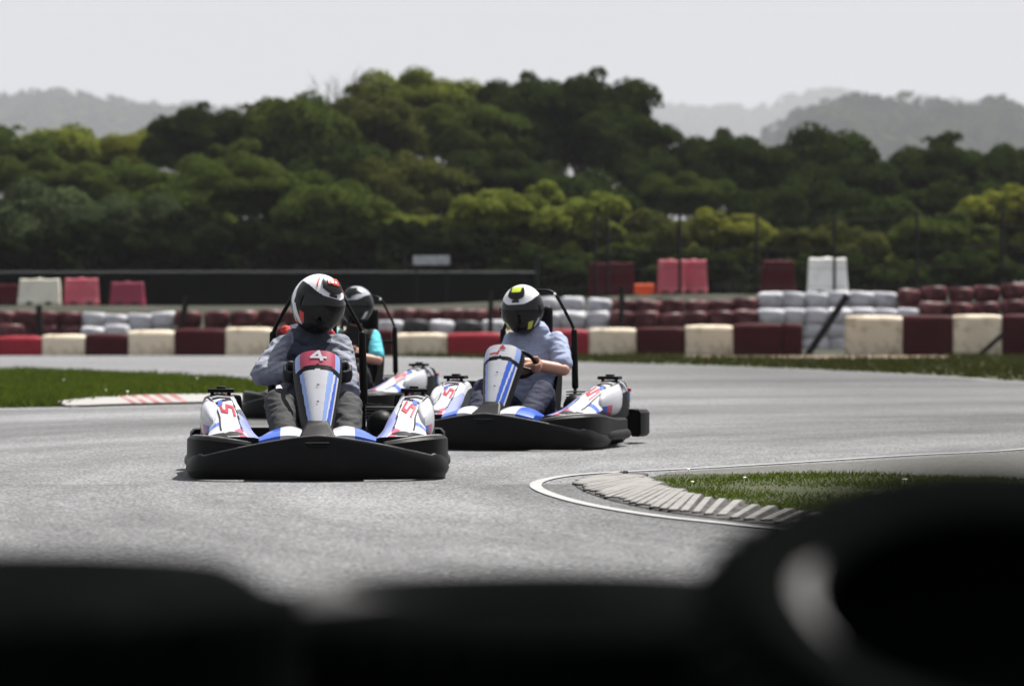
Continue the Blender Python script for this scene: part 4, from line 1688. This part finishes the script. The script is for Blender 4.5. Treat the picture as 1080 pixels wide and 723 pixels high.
    # --- seat
    rr = []
    for (y, z, w_, d) in ((-.05, .10, .15, .05), (.08, .075, .18, .09), (.25, .08, .19, .16), (.38, .22, .195, .17), (.44, .42, .195, .13), (.475, .60, .185, .09), (.49, .72, .14, .05)):
        rr.append([Vector((-w_, y - d * .6, z + d * .9)), Vector((-w_ * 1.02, y, z + .02)), Vector((-w_ * .6, y + .015, z)), Vector((0, y + .02, z - .005)), Vector((w_ * .6, y + .015, z)), Vector((w_ * 1.02, y, z + .02)), Vector((w_, y - d * .6, z + d * .9))])
    rr = grid_interp(rr, 4)
    mb = MB()
    n = len(rr[0])
    mb.loft([r + [p + Vector((0, .018, -.006)) for p in reversed(r)] for r in rr])
    mb.build('seat', K_seat, P_)
    # --- roll hoop with pads
    hp = [(-.265, .56, .10), (-.265, .57, .45), (-.262, .58, .70), (-.25, .585, .80), (-.20, .59, .90), (-.13, .60, 1.02), (-.10, .60, 1.05), (-.05, .60, 1.065), (.05, .60, 1.065), (.10, .60, 1.05), (.13, .60, 1.02), (.20, .59, .90), (.25, .585, .80), (.262, .58, .70), (.265, .57, .45), (.265, .56, .10)]
    mb = MB()
    mb.tube(smooth_line([Vector(p) for p in hp], 5), .0115, n=10)
    mb.tube([(-.26, .58, .66), (.26, .58, .66)], .014, n=8)
    hoop = mb.build('roll_hoop', K_black, P_)
    for s in (-1, 1):
        mb = MB()
        mb.capsule((s * .265, .572, .40), (s * .255, .582, .78), .024, .021)
        mb.build('hoop_pad', K_seat, hoop)
        mb = MB()
        mb.ell((s * .115, .582, 1.038), (.012, .012, .012), n=8)
        mb.build('hoop_bolt', K_silver, hoop)
    mb = MB()
    mb.loft([[Vector((x, y, z)) for x, y in ((-.11, .50), (.11, .50), (.11, .58), (-.11, .58))] for z in (.72, .78, .92, .96)])
    mb.build('head_rest', K_seat, hoop, bevel=.03, seg=3)
    # --- steering
    W = Vector((0, -.13, .565))
    nW = Vector((0, .70, .714)).normalized()
    M = Matrix.Translation(W) @ nW.to_track_quat('Z', 'Y').to_matrix().to_4x4()
    mb = MB()
    mb.tube([M @ Vector((.148 * math.cos(2 * PI * k / 36), .135 * math.sin(2 * PI * k / 36), 0)) for k in range(36)], .014, n=10, closed=True)
    for a in (PI / 2, PI * 7 / 6, PI * 11 / 6):
        mb.tube([M @ Vector((0, 0, -.015)), M @ Vector((.14 * math.cos(a), .13 * math.sin(a), 0))], .009, n=6)
    mb.capsule(M @ Vector((0, 0, -.03)), M @ Vector((0, 0, .005)), .035)
    mb.build('steering_wheel', K_black, P_)
    mb = MB()
    mb.tube([M @ Vector((0, 0, -.02)), (0, -.52, .14)], .012, n=8)
    mb.build('steering_column', K_metal, P_)
    # --- tank, pedals, engine
    mb = MB()
    mb.capsule((-.05, -.30, .12), (.05, -.30, .12), .07)
    mb.build('fuel_tank', K_seat, P_)
    for s in (-1, 1):
        mb = MB()
        mb.tube([(s * .13, -.60, .07), (s * .14, -.66, .17), (s * .20, -.66, .19)], .010, n=8)
        mb.build('pedal', K_metal, P_)
    mb = MB()
    mb.box((.36, .34, .19), (.16, .22, .18))
    mb.capsule((.36, .16, .27), (.36, .30, .27), .085)
    mb.tube([(.36, .45, .22), (.30, .7, .22), (.1, .82, .22)], .03, n=10)
    for k in range(5):
        mb.box((.36, .34, .295 + .018 * k), (.17, .20, .008))
    mb.build('engine', K_seat, P_, bevel=.006)
    return P_


KARTS = []


def kart_at(X, Y, a, number, label):
    e = empty('go_kart', (X, Y, .004), a, label, 'go-kart', 'rental karts racing round the bend')
    make_kart(e, number)
    KARTS.append(e)
    return e


k1 = kart_at((335 - 540) / F * 21.25, 21.25, R(2.9), '4', 'front go-kart facing the camera with a white 4 on a maroon nose plate')
k2 = kart_at(.045, 25.94, R(-14), '23', 'right hand go-kart with red marks on a white nose plate, driver in light blue')
k3 = kart_at((363 - 540) / F * 33.3, 33.3, R(-19), '23', 'rearmost go-kart, half hidden behind the front one, driver in teal sleeves')
#%%PEOPLE
# ---------------------------------------------------------------- drivers


def remesh(mb, name, mats, voxel, parent=None, it=3, wrinkle=0.0, seed=0, clip=None):
    o = bpy.data.objects.new(name + '_src', mb.mesh(name, mats, 0))
    COL.objects.link(o)
    r = o.modifiers.new('r', 'REMESH')
    r.mode = 'VOXEL'
    r.voxel_size = voxel
    r.use_smooth_shade = True
    if it:
        s = o.modifiers.new('s', 'SMOOTH')
        s.factor = .5
        s.iterations = it
    dg = bpy.context.evaluated_depsgraph_get()
    me = bpy.data.meshes.new_from_object(o.evaluated_get(dg))
    bpy.data.objects.remove(o)
    me.name = name
    if not me.materials:
        for m in mats:
            me.materials.append(m)
    if wrinkle:
        off = Vector((seed * 3.1, seed * 1.7, 0))
        nr = [v.normal.copy() for v in me.vertices]
        for v, n_ in zip(me.vertices, nr):
            p = v.co
            q = Vector((p.x * 9, p.y * 9, p.z * 21)) + off
            f = noise.noise(q) * .65 + noise.noise(q * 2.3) * .35
            f = 1 - abs(f) * 2.2
            v.co = p + n_ * wrinkle * f
    me.polygons.foreach_set('use_smooth', [True] * len(me.polygons))
    me.update()
    ob = bpy.data.objects.new(name, me)
    COL.objects.link(ob)
    ob.parent = parent
    return ob


skin = mat('skin', (.36, .19, .13), .5, .12, 12)
visor_m = mat('dark_visor', (.003, .003, .0035), .08, .1, 5, coat=.0, spec=.3)
hel_black = mat('helmet_black', (.004, .004, .0045), .25, .2, 6, coat=.0, spec=.2)
hel_white = mat('helmet_white', (.55, .55, .57), .22, .05, 6, coat=.3)
hel_silver = mat('helmet_silver', (.30, .31, .34), .25, .1, 6, coat=.4)
hel_red = mat('helmet_red', (.50, .045, .03), .35, .1, 6)
hel_yel = mat('helmet_lime', (.42, .50, .05), .35, .1, 6)


def hshape(th, ph, off=0.0):
    """helmet surface: th azimuth (0 = face, + = viewer right), ph elevation"""
    c = math.cos(ph)
    d = Vector((math.sin(th) * c, -math.cos(th) * c, math.sin(ph)))
    fr = max(0, math.cos(th))
    lo = smooth(0, .9, -ph)
    ax, ay, az = .146, .172, .170
    p = Vector((d.x * ax, d.y * ay, d.z * az))
    p.y -= .040 * lo * fr ** 2 * c                       # chin bar
    p.x *= 1 - .10 * lo * (1 - fr)                       # narrower at the neck
    p.x *= 1 - .06 * lo * fr
    p.z = max(p.z, -.150 - .04 * lo * fr)
    p.y += .012 * smooth(.2, .6, ph) * fr                # sloped brow
    n = Vector((d.x / ax, d.y / ay, d.z / az)).normalized()
    return p + n * off


def hpatch(mb, th0, th1, ph0, ph1, off, mi=0, n=14, thick=.006, fn=None):
    f, bk = [], []
    for i in range(n + 1):
        for j in range(n + 1):
            a, c = i / n, j / n
            th = th0 + (th1 - th0) * a
            ph = ph0 + (ph1 - ph0) * c
            if fn:
                th, ph = fn(a, c, th, ph)
            f.append(hshape(R(th), R(ph), off))
            bk.append(hshape(R(th), R(ph), off - thick))
    fs = []
    m_ = (n + 1) ** 2
    for i in range(n):
        for j in range(n):
            k = i * (n + 1) + j
            fs.append((k, k + 1, k + n + 2, k + n + 1))
            fs.append((m_ + k, m_ + k + 1, m_ + k + n + 2, m_ + k + n + 1))
    for i in range(n):
        for (a, c) in ((i, i + 1), (n * (n + 1) + i, n * (n + 1) + i + 1), (i * (n + 1), (i + 1) * (n + 1)), (i * (n + 1) + n, (i + 1) * (n + 1) + n)):
            fs.append((a, c, m_ + c, m_ + a))
    mb.add(f + bk, fs, mi)


def make_helmet(person, M, style):
    shell = [hel_silver if style == 3 else hel_white, hel_black, hel_red if style == 1 else (hel_yel if style == 2 else hel_white), hel_silver]

    def zone(th, ph):
        a = abs(th)
        crown = 27 + 9 * smooth(20, 80, a) - 22 * smooth(100, 175, a)
        if style == 1:
            if ph > crown:
                return 0
            bc = 74 + (ph + 45) / 75 * 46
            if -48 < ph and abs(a - bc) < 9:
                return 0
            if 58 < a < 72 and -42 < ph < -12 + (a - 58) * .6:
                return 2
            if 92 < a < 100 and -50 < ph < -10:
                return 3
            return 1
        if style == 2:
            if ph > crown - 3:
                return 0
            bc = 62 + (ph + 40) / 55 * 22
            if -40 < ph < 10 and abs(a - bc) < 4:
                return 0
            if 34 < a < 50 and -44 < ph < -22 + (a - 34) * .5:
                return 2
            if 110 < a < 122 and -40 < ph < 10:
                return 3
            return 1
        if ph > crown - 4 and not (40 < ph < 58 and 20 < a < 60):
            return 0
        bc = 60 + (ph + 40) / 55 * 20
        if -40 < ph < 0 and abs(a - bc) < 7:
            return 2
        return 1
    nth, nph = 240, 120
    vs, fs, ms = [], [], []
    for j in range(nph + 1):
        ph = -PI / 2 + PI * j / nph
        for i in range(nth):
            vs.append(hshape(2 * PI * i / nth, ph))
    for j in range(nph):
        for i in range(nth):
            k = (i + 1) % nth
            fs.append((j * nth + i, j * nth + k, (j + 1) * nth + k, (j + 1) * nth + i))
            th = (360 * (i + .5) / nth + 180) % 360 - 180
            ph = -90 + 180 * (j + .5) / nph
            ms.append(zone(th, ph))
    mb = MB()
    mb.add(vs, fs, ms)
    h = mb.build('helmet', shell, person, smooth_angle=180)
    h.matrix_local = M
    # visor
    mb = MB()
    hpatch(mb, -78, 78, -20, 24, .006, n=22, fn=lambda a, c, th, ph: (th, ph + 5 * abs(th / 78) ** 2 * (1 - 2 * c)))
    mb.build('visor', visor_m, h, smooth_angle=60)
    for s in (-1, 1):
        mb = MB()
        hpatch(mb, s * 78 - 9, s * 78 + 9, -7, 12, .012, n=6)
        mb.build('visor_pivot', hel_black, h, smooth_angle=60)
    # crown vent
    mb = MB()
    wv = 34 if style == 1 else 30
    hpatch(mb, -wv, wv, 42, 66, .012, n=12, thick=.014, fn=lambda a, c, th, ph: (th * (1.0 + .45 * c), ph - 7 * math.sin(PI * a) * (1 - c)))
    mb.build('crown_vent', hel_black, h, smooth_angle=40)
    mb = MB()
    if style != 3:
        hpatch(mb, -wv * .62, wv * .62, 52, 68, .017, n=10, thick=.008, fn=lambda a, c, th, ph: (th * (1 + .5 * c), ph))
        v_ = mb.build('vent_plate', hel_red if style == 1 else hel_yel, h, smooth_angle=40)
        if style == 1:
            mb = MB()
            hpatch(mb, -14, -2, 54, 66, .0205, n=6, thick=.003)
            hpatch(mb, 3, 12, 55, 60, .0205, n=6, thick=.003)
            mb.build('plate_mark', hel_white, v_)
            mb = MB()
            for s in (-1, 1):
                hpatch(mb, s * 48, s * 52, 40, 62, .004, n=6, thick=.004, fn=lambda a, c, th, ph: (th + s * 14 * c, ph))
            mb.build('crown_flash', hel_red, h)
    mb = MB()
    hpatch(mb, -11, 11, 29, 34, .005, n=6, thick=.006)
    mb.build('brow_vent', hel_black, h)
    # chin vent
    mb = MB()
    hpatch(mb, -16, 16, -44, -34, .006, n=8, thick=.01)
    mb.build('chin_vent', hel_black, h)
    return h


STEER_W = Vector((0, -.13, .565))
STEER_N = Vector((0, .70, .714)).normalized()


def make_person(kart, cfg):
    st = cfg['style']
    M_ = STEER_N.to_track_quat('Z', 'Y').to_matrix()
    body = MB()
    lean = cfg.get('lean', 0.0)
    hip = Vector((0, .25, .215))
    chest = Vector((lean * .6, .335, .58))
    neck = Vector((lean * .9, .32, .775))
    head = Vector(cfg['head'])
    # torso
    def torso(mb, g):
        mb.capsule(hip + Vector((-.07, 0, 0)), hip + Vector((.07, 0, 0)), .115 + g)
        mb.capsule(hip + Vector((0, .03, .05)), Vector((lean * .3, .33, .40)), .125 + g, .125 + g)
        mb.capsule(chest + Vector((-.06, 0, -.02)), chest + Vector((.06, 0, -.02)), .112 + g)
        mb.capsule(Vector((lean * .3, .33, .40)), chest, .125 + g, .13 + g)
        mb.capsule(chest + Vector((-.09, .0, .10)), chest + Vector((.09, .0, .10)), .078 + g)
        mb.capsule(chest + Vector((0, 0, .08)), neck, .085 + g, .062 + g)
    torso(body, 0)
    body.capsule(neck, head + Vector((0, .02, -.06)), .056, .055)
    body.ell(head, (.078, .098, .115))
    body.capsule(head + Vector((0, -.075, -.07)), head + Vector((0, -.06, -.08)), .035)       # jaw
    body.capsule(head + Vector((0, -.10, .0)), head + Vector((0, -.112, -.022)), .012, .016)     # nose
    body.capsule(head + Vector((-.022, -.098, -.052)), head + Vector((.022, -.098, -.052)), .009)
    for s in (-1, 1):
        body.ell(head + Vector((s * .080, .005, -.005)), (.012, .02, .032))
    arms = []
    ang0 = cfg.get('steer', 0.0)
    glove = {-1: MB(), 1: MB()}
    for s in (-1, 1):
        sh = chest + Vector((s * .155, -.01, .125))
        el = Vector(cfg['elbow'][s])
        a = (0 if s > 0 else PI) + ang0
        rim = STEER_W + M_ @ Vector((.148 * math.cos(a), .135 * math.sin(a), 0))
        out = (rim - STEER_W).normalized()
        tan = STEER_N.cross(out) * s
        wr = rim + out * .055 + STEER_N * .035 + (el - rim).normalized() * .05
        arms.append((s, sh, el, wr))
        body.capsule(sh, sh.lerp(el, .5), .060, .052)
        body.capsule(sh.lerp(el, .5), el, .052, .041)
        body.capsule(el, el.lerp(wr, .35), .042, .043)
        body.capsule(el.lerp(wr, .35), wr, .043, .027)
        for mb, g in ((body, 0.0), (glove[s], .0045)):
            # palm and knuckles
            kn = []
            for f in range(4):
                kn.append(rim + tan * (.034 - .022 * f) + out * .030 + STEER_N * .022)
            for k_ in kn:
                mb.capsule(wr, k_, .019 + g, .012 + g, n=10)
            lens = (.92, 1.0, .95, .78)
            for f in range(4):
                l_ = lens[f]
                c = rim + tan * (.034 - .022 * f)
                m1 = c + out * .034 * l_ - STEER_N * .016
                m2 = c + out * .006 - STEER_N * .032 * l_
                tip = c - out * .022 * l_ - STEER_N * .018
                mb.capsule(kn[f], m1, .0115 + g, .0105 + g, n=10)
                mb.capsule(m1, m2, .0105 + g, .0095 + g, n=10)
                mb.capsule(m2, tip, .0095 + g, .0085 + g, n=10)
            t0 = wr + tan * .018 + (rim - wr) * .25
            t1 = rim + tan * .052 + STEER_N * .030 + out * .006
            t2 = rim + tan * .056 + STEER_N * .022 - out * .024
            mb.capsule(t0, t1, .015 + g, .0125 + g, n=10)
            mb.capsule(t1, t2, .0125 + g, .010 + g, n=10)
            if g:
                mb.capsule(wr + (el - wr).normalized() * .045, wr, .034, .031)
    legs = []
    for s in (-1, 1):
        hp_ = hip + Vector((s * .095, -.02, -.01))
        kn = Vector(cfg['knee'][s])
        an = Vector((s * .165, -.545, .165))
        toe = Vector((s * .175, -.665, .245))
        legs.append((s, hp_, kn, an, toe))
        body.capsule(hp_, hp_.lerp(kn, .5), .088, .075)
        body.capsule(hp_.lerp(kn, .5), kn, .075, .056)
        body.capsule(kn, kn.lerp(an, .35), .055, .057)
        body.capsule(kn.lerp(an, .35), an, .057, .038)
        body.capsule(an + Vector((0, .02, -.045)), toe, .036, .028)
    person = remesh(body, 'person', [skin], .0065, None, it=2)
    person.matrix_world = kart.matrix_basis.copy()
    tag(person, cfg['label'], 'person', 'kart drivers')
    # top
    top = MB()
    torso(top, .012)
    for s, sh, el, wr in arms:
        if cfg['sleeve'] == 'long':
            top.capsule(sh, sh.lerp(el, .5), .068, .061)
            top.capsule(sh.lerp(el, .5), el, .061, .052)
            top.capsule(el, el.lerp(wr, .6), .053, .047)
            top.capsule(el.lerp(wr, .6), el.lerp(wr, .90), .052, .043)
        elif cfg['sleeve'] == 'short':
            top.capsule(sh, sh.lerp(el, .78), .072, .064)
    if cfg.get('hood'):
        for a in range(12):
            q, q2 = 2 * PI * a / 12, 2 * PI * (a + 1) / 12
            f = lambda t_: neck + Vector((.105 * math.sin(t_), .05 - .10 * math.cos(t_), .005 - .02 * math.cos(t_)))
            top.capsule(f(q), f(q2), .034)
    else:
        for a in range(12):
            q, q2 = 2 * PI * a / 12, 2 * PI * (a + 1) / 12
            f = lambda t_: neck + Vector((.075 * math.sin(t_), .01 - .07 * math.cos(t_), -.035))
            top.capsule(f(q), f(q2), .02)
    tp = remesh(top, cfg['top_name'], cfg['top_mats'], .010, person, it=3, wrinkle=cfg.get('wr', .007), seed=st)
    if len(cfg['top_mats']) > 1:
        # shoulders/sleeves in the second colour
        for poly in tp.data.polygons:
            poly.material_index = int(cfg['split'](poly.center))
    if cfg.get('hood'):
        hd = MB()
        for a in range(7):
            q, q2 = -1.9 + .54 * a, -1.9 + .54 * (a + 1)
            f = lambda t_: neck + Vector((.135 * math.sin(t_), .06 - .10 * math.cos(t_), .015 + .02 * math.sin(t_ * 3)))
            if abs(q) > .5 or True:
                hd.capsule(f(q), f(q2), .022 + .006 * (a % 2), .024)
        hd_o = remesh(hd, 'collar', [MATS['hood_red']], .008, tp, it=2, wrinkle=.004, seed=5)
    tr = MB()
    tr.capsule(hip + Vector((-.07, 0, 0)), hip + Vector((.07, 0, 0)), .128)
    for s, hp_, kn, an, toe in legs:
        tr.capsule(hp_, hp_.lerp(kn, .5), .108, .097)
        tr.capsule(hp_.lerp(kn, .5), kn, .097, .080)
        if cfg.get('shorts'):
            tr.capsule(kn, kn + (an - kn) * .05, .078)
        else:
            tr.capsule(kn, kn.lerp(an, .5), .080, .072)
            tr.capsule(kn.lerp(an, .5), an + (an - kn) * .02, .072, .054)
    t_o = remesh(tr, 'shorts' if cfg.get('shorts') else 'trousers', cfg['leg_mats'], .010, person, it=3, wrinkle=.009, seed=st + 4)
    for s, hp_, kn, an, toe in legs:
        sb = MB()
        sb.capsule(an + Vector((0, .025, -.05)), toe, .050, .040)
        sb.capsule(an + Vector((0, .02, -.04)), an + Vector((0, .0, .02)), .050, .046)
        sb.capsule(an + Vector((0, .045, -.075)), toe + Vector((0, -.03, -.035)), .030, .026)
        remesh(sb, 'shoe', [MATS['shoe_black']], .008, person, it=2)
    if cfg.get('gloves'):
        for s in (-1, 1):
            remesh(glove[s], 'glove', [MATS['glove_black']], .0065, person, it=2)
    Mh = Matrix.Translation(head) @ Matrix.Rotation(cfg['roll'], 4, 'Y') @ Matrix.Rotation(cfg['yaw'], 4, 'Z') @ Matrix.Rotation(cfg['pitch'], 4, 'X')
    make_helmet(person, Mh, st)
    return person


mat('shoe_black', (.012, .012, .013), .5, .2, 12)
mat('glove_black', (.014, .014, .016), .6, .2, 20)
mat('hood_red', (.35, .025, .02), .8, .2, 14, bump=.4, bscale=60)
cloth_grey = mat('jacket_grey', (.125, .135, .172), .85, .2, 10, bump=.15, bscale=90)
cloth_shade = mat('jacket_front_shade', (.030, .034, .052), .85, .25, 10, bump=.15, bscale=90)  # darker copy of the jacket grey, front shade put into its colour
cloth_pale = mat('jacket_stripe_pale', (.19, .20, .235), .85, .15, 10)
trouser_grey = mat('trousers_charcoal', (.026, .027, .029), .85, .25, 8, bump=.15, bscale=90)
shirt_blue = mat('tshirt_light_blue', (.22, .255, .36), .85, .12, 8, bump=.15, bscale=90)
navy_cloth = mat('trousers_navy', (.009, .011, .030), .85, .25, 8, bump=.15, bscale=90)
teal = mat('sleeve_teal', (.07, .36, .42), .8, .15, 8, bump=.15, bscale=90)
black_cloth = mat('vest_black', (.007, .007, .008), .85, .25, 8, bump=.15, bscale=90)

bpy.context.view_layer.update()
make_person(k1, dict(style=1, head=(.0, .245, .955), yaw=R(30), pitch=R(10), roll=R(15), lean=-.055, sleeve='long', hood=True, gloves=True,
                     elbow={-1: (-.315, .10, .56), 1: (.175, .04, .47)}, knee={-1: (-.215, -.17, .40), 1: (.165, -.17, .385)},
                     top_name='jacket', top_mats=[cloth_shade, cloth_grey, cloth_pale], split=lambda c: 0 if abs(c.x + .05 + .02 * math.sin(c.z * 31)) < .105 else (1 if not (abs(c.x + .05) > .13 and .57 < c.z < .75) else (2 if math.sin((c.z + abs(c.x + .05) * .5) * 165) > -.1 else 1)), leg_mats=[trouser_grey], wr=.017,
                     label='driver in a grey jacket and black and white helmet steering the front kart'))
make_person(k2, dict(style=2, head=(-.035, .26, .935), yaw=R(-4), pitch=R(14), roll=R(-3), lean=.065, sleeve='short', steer=R(10),
                     elbow={-1: (-.17, .03, .47), 1: (.29, .12, .52)}, knee={-1: (-.20, -.17, .38), 1: (.205, -.16, .37)},
                     top_name='tshirt', top_mats=[shirt_blue], leg_mats=[navy_cloth], wr=.010,
                     label='driver in a light blue shirt and white topped helmet in the right hand kart'))
make_person(k3, dict(style=3, head=(.02, .25, .985), yaw=R(-6), pitch=R(8), roll=R(-2), lean=-.03, sleeve='short', shorts=True,
                     elbow={-1: (-.25, .10, .55), 1: (.265, .14, .50)}, knee={-1: (-.20, -.16, .40), 1: (.20, -.15, .40)},
                     top_name='vest', top_mats=[black_cloth, teal], split=lambda c: abs(c.x) > .165, leg_mats=[black_cloth], wr=.006,
                     label='driver in a black vest with teal sleeves in the rearmost kart'))

#%%FOREGROUND
# ---------------------------------------------------------------- tyres right in front of the camera
fg_rubber = mat('tyre_wall_rubber', (0.0010, 0.0014, 0.0014), .95, .3, 6, bump=.15, bscale=50, dirt=(.004, .0045, .0045), dirt_amt=.5, dirt_scale=5, spec=.01)


def big_tyre(parent, Ro, Ri, wd, loc, tilt=(0, 0, 0)):
    mb = MB()
    prof = tyre_profile(Ro, Ri, wd)
    mb.lathe(prof, n=56)
    # tread bars round the shoulders
    nb = 44
    for k in range(nb):
        a = 2 * PI * k / nb
        for z, sk in ((-wd * .24, .05), (0, -.05), (wd * .24, .05)):
            Mx = Matrix.Rotation(a, 4, 'Z') @ Matrix.Translation((Ro + .001, 0, z)) @ Matrix.Rotation(sk * 4, 4, 'X')
            mb.box(Mx @ Vector((0, 0, 0)), (.012, 2 * PI * Ro / nb * .66, wd * .19), rot=Mx.to_3x3())
    o = mb.build('tyre', fg_rubber, parent, smooth_angle=45)
    o.location = loc
    o.rotation_euler = tilt
    return o


def fg_stack(px, Y, ztop, n, wd, Ro, Ri, label, tilt_top=None):
    p = at(px, Y=Y)
    e = empty('tyre_stack', (p.x, p.y, .004), random.uniform(0, 6) if tilt_top is None else 0, label, 'tyre stack', 'black tyre wall in front of the camera')
    h = ztop / n
    for k in range(n):
        t = (random.uniform(-.01, .01), random.uniform(-.01, .01), random.uniform(0, 6))
        z = h * (k + .5)
        if tilt_top and k == n - 2:
            t = (tilt_top[0][0] * .6, 0, 0)
            z = ztop - h * .5 + tilt_top[1] - .115
        if tilt_top and k < n - 2:
            z = (ztop + tilt_top[1] - .215) / (n - 2) * (k + .5)
        if k == n - 1 and tilt_top:
            t = tilt_top[0]
            z += tilt_top[1]
        big_tyre(e, Ro, Ri, wd if not (k == n - 1 and tilt_top) else tilt_top[2], (random.uniform(-.01, .01) if not tilt_top else 0, 0, z), t)
    return e


fg_stack(-75, 3.1, .668, 4, .176, .305, .17, 'black tyre stack at the lower left corner, blurred close to the camera')
fgM = fg_stack(560, 3.45, .628, 4, .164, .26, .13, 'lower black tyre stack in the middle foreground with a grey sheen')
fgR = fg_stack(1078, 2.75, .57, 4, .15, .235, .15, 'black tyre stack at the lower right, top tyre tilted towards the camera', tilt_top=((R(24), R(2), 0), .115, .15))

glint_grey = mat('painted_glint_grey', (0.0930, 0.0899, 0.0918), .7, .25, 25, bump=.2, bscale=60)  # pale grey that paints the sun glint on the tilted tyre
sheen_grey = mat('painted_sheen_grey', (0.0203, 0.0198, 0.0203), .8, .3, 25, bump=.2, bscale=60)  # grey that paints the soft sheen on the middle tyre


def sheen_arc(tyre, Ro, Ri, wd, a0, a1, r0, r1, m):
    """pale crescent on the upper sidewall, a painted sheen of sunlight"""
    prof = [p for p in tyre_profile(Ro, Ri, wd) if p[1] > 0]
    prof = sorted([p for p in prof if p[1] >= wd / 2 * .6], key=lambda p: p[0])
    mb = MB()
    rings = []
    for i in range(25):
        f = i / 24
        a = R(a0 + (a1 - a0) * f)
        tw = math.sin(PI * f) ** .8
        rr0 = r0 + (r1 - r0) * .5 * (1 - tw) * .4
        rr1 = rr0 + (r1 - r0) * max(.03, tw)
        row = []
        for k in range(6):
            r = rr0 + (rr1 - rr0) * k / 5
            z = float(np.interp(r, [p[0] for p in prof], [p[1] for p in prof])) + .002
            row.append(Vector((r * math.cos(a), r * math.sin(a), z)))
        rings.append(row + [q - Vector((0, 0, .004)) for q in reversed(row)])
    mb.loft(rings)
    return mb.build('sheen_mark', m, tyre, smooth_angle=50)


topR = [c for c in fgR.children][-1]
sheen_arc(topR, .235, .15, .15, 160, 208, .155, .170, glint_grey)
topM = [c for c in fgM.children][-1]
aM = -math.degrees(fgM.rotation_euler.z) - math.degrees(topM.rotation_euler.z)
sheen_arc(topM, .26, .13, .164, aM + 150, aM + 245, .17, .235, sheen_grey)
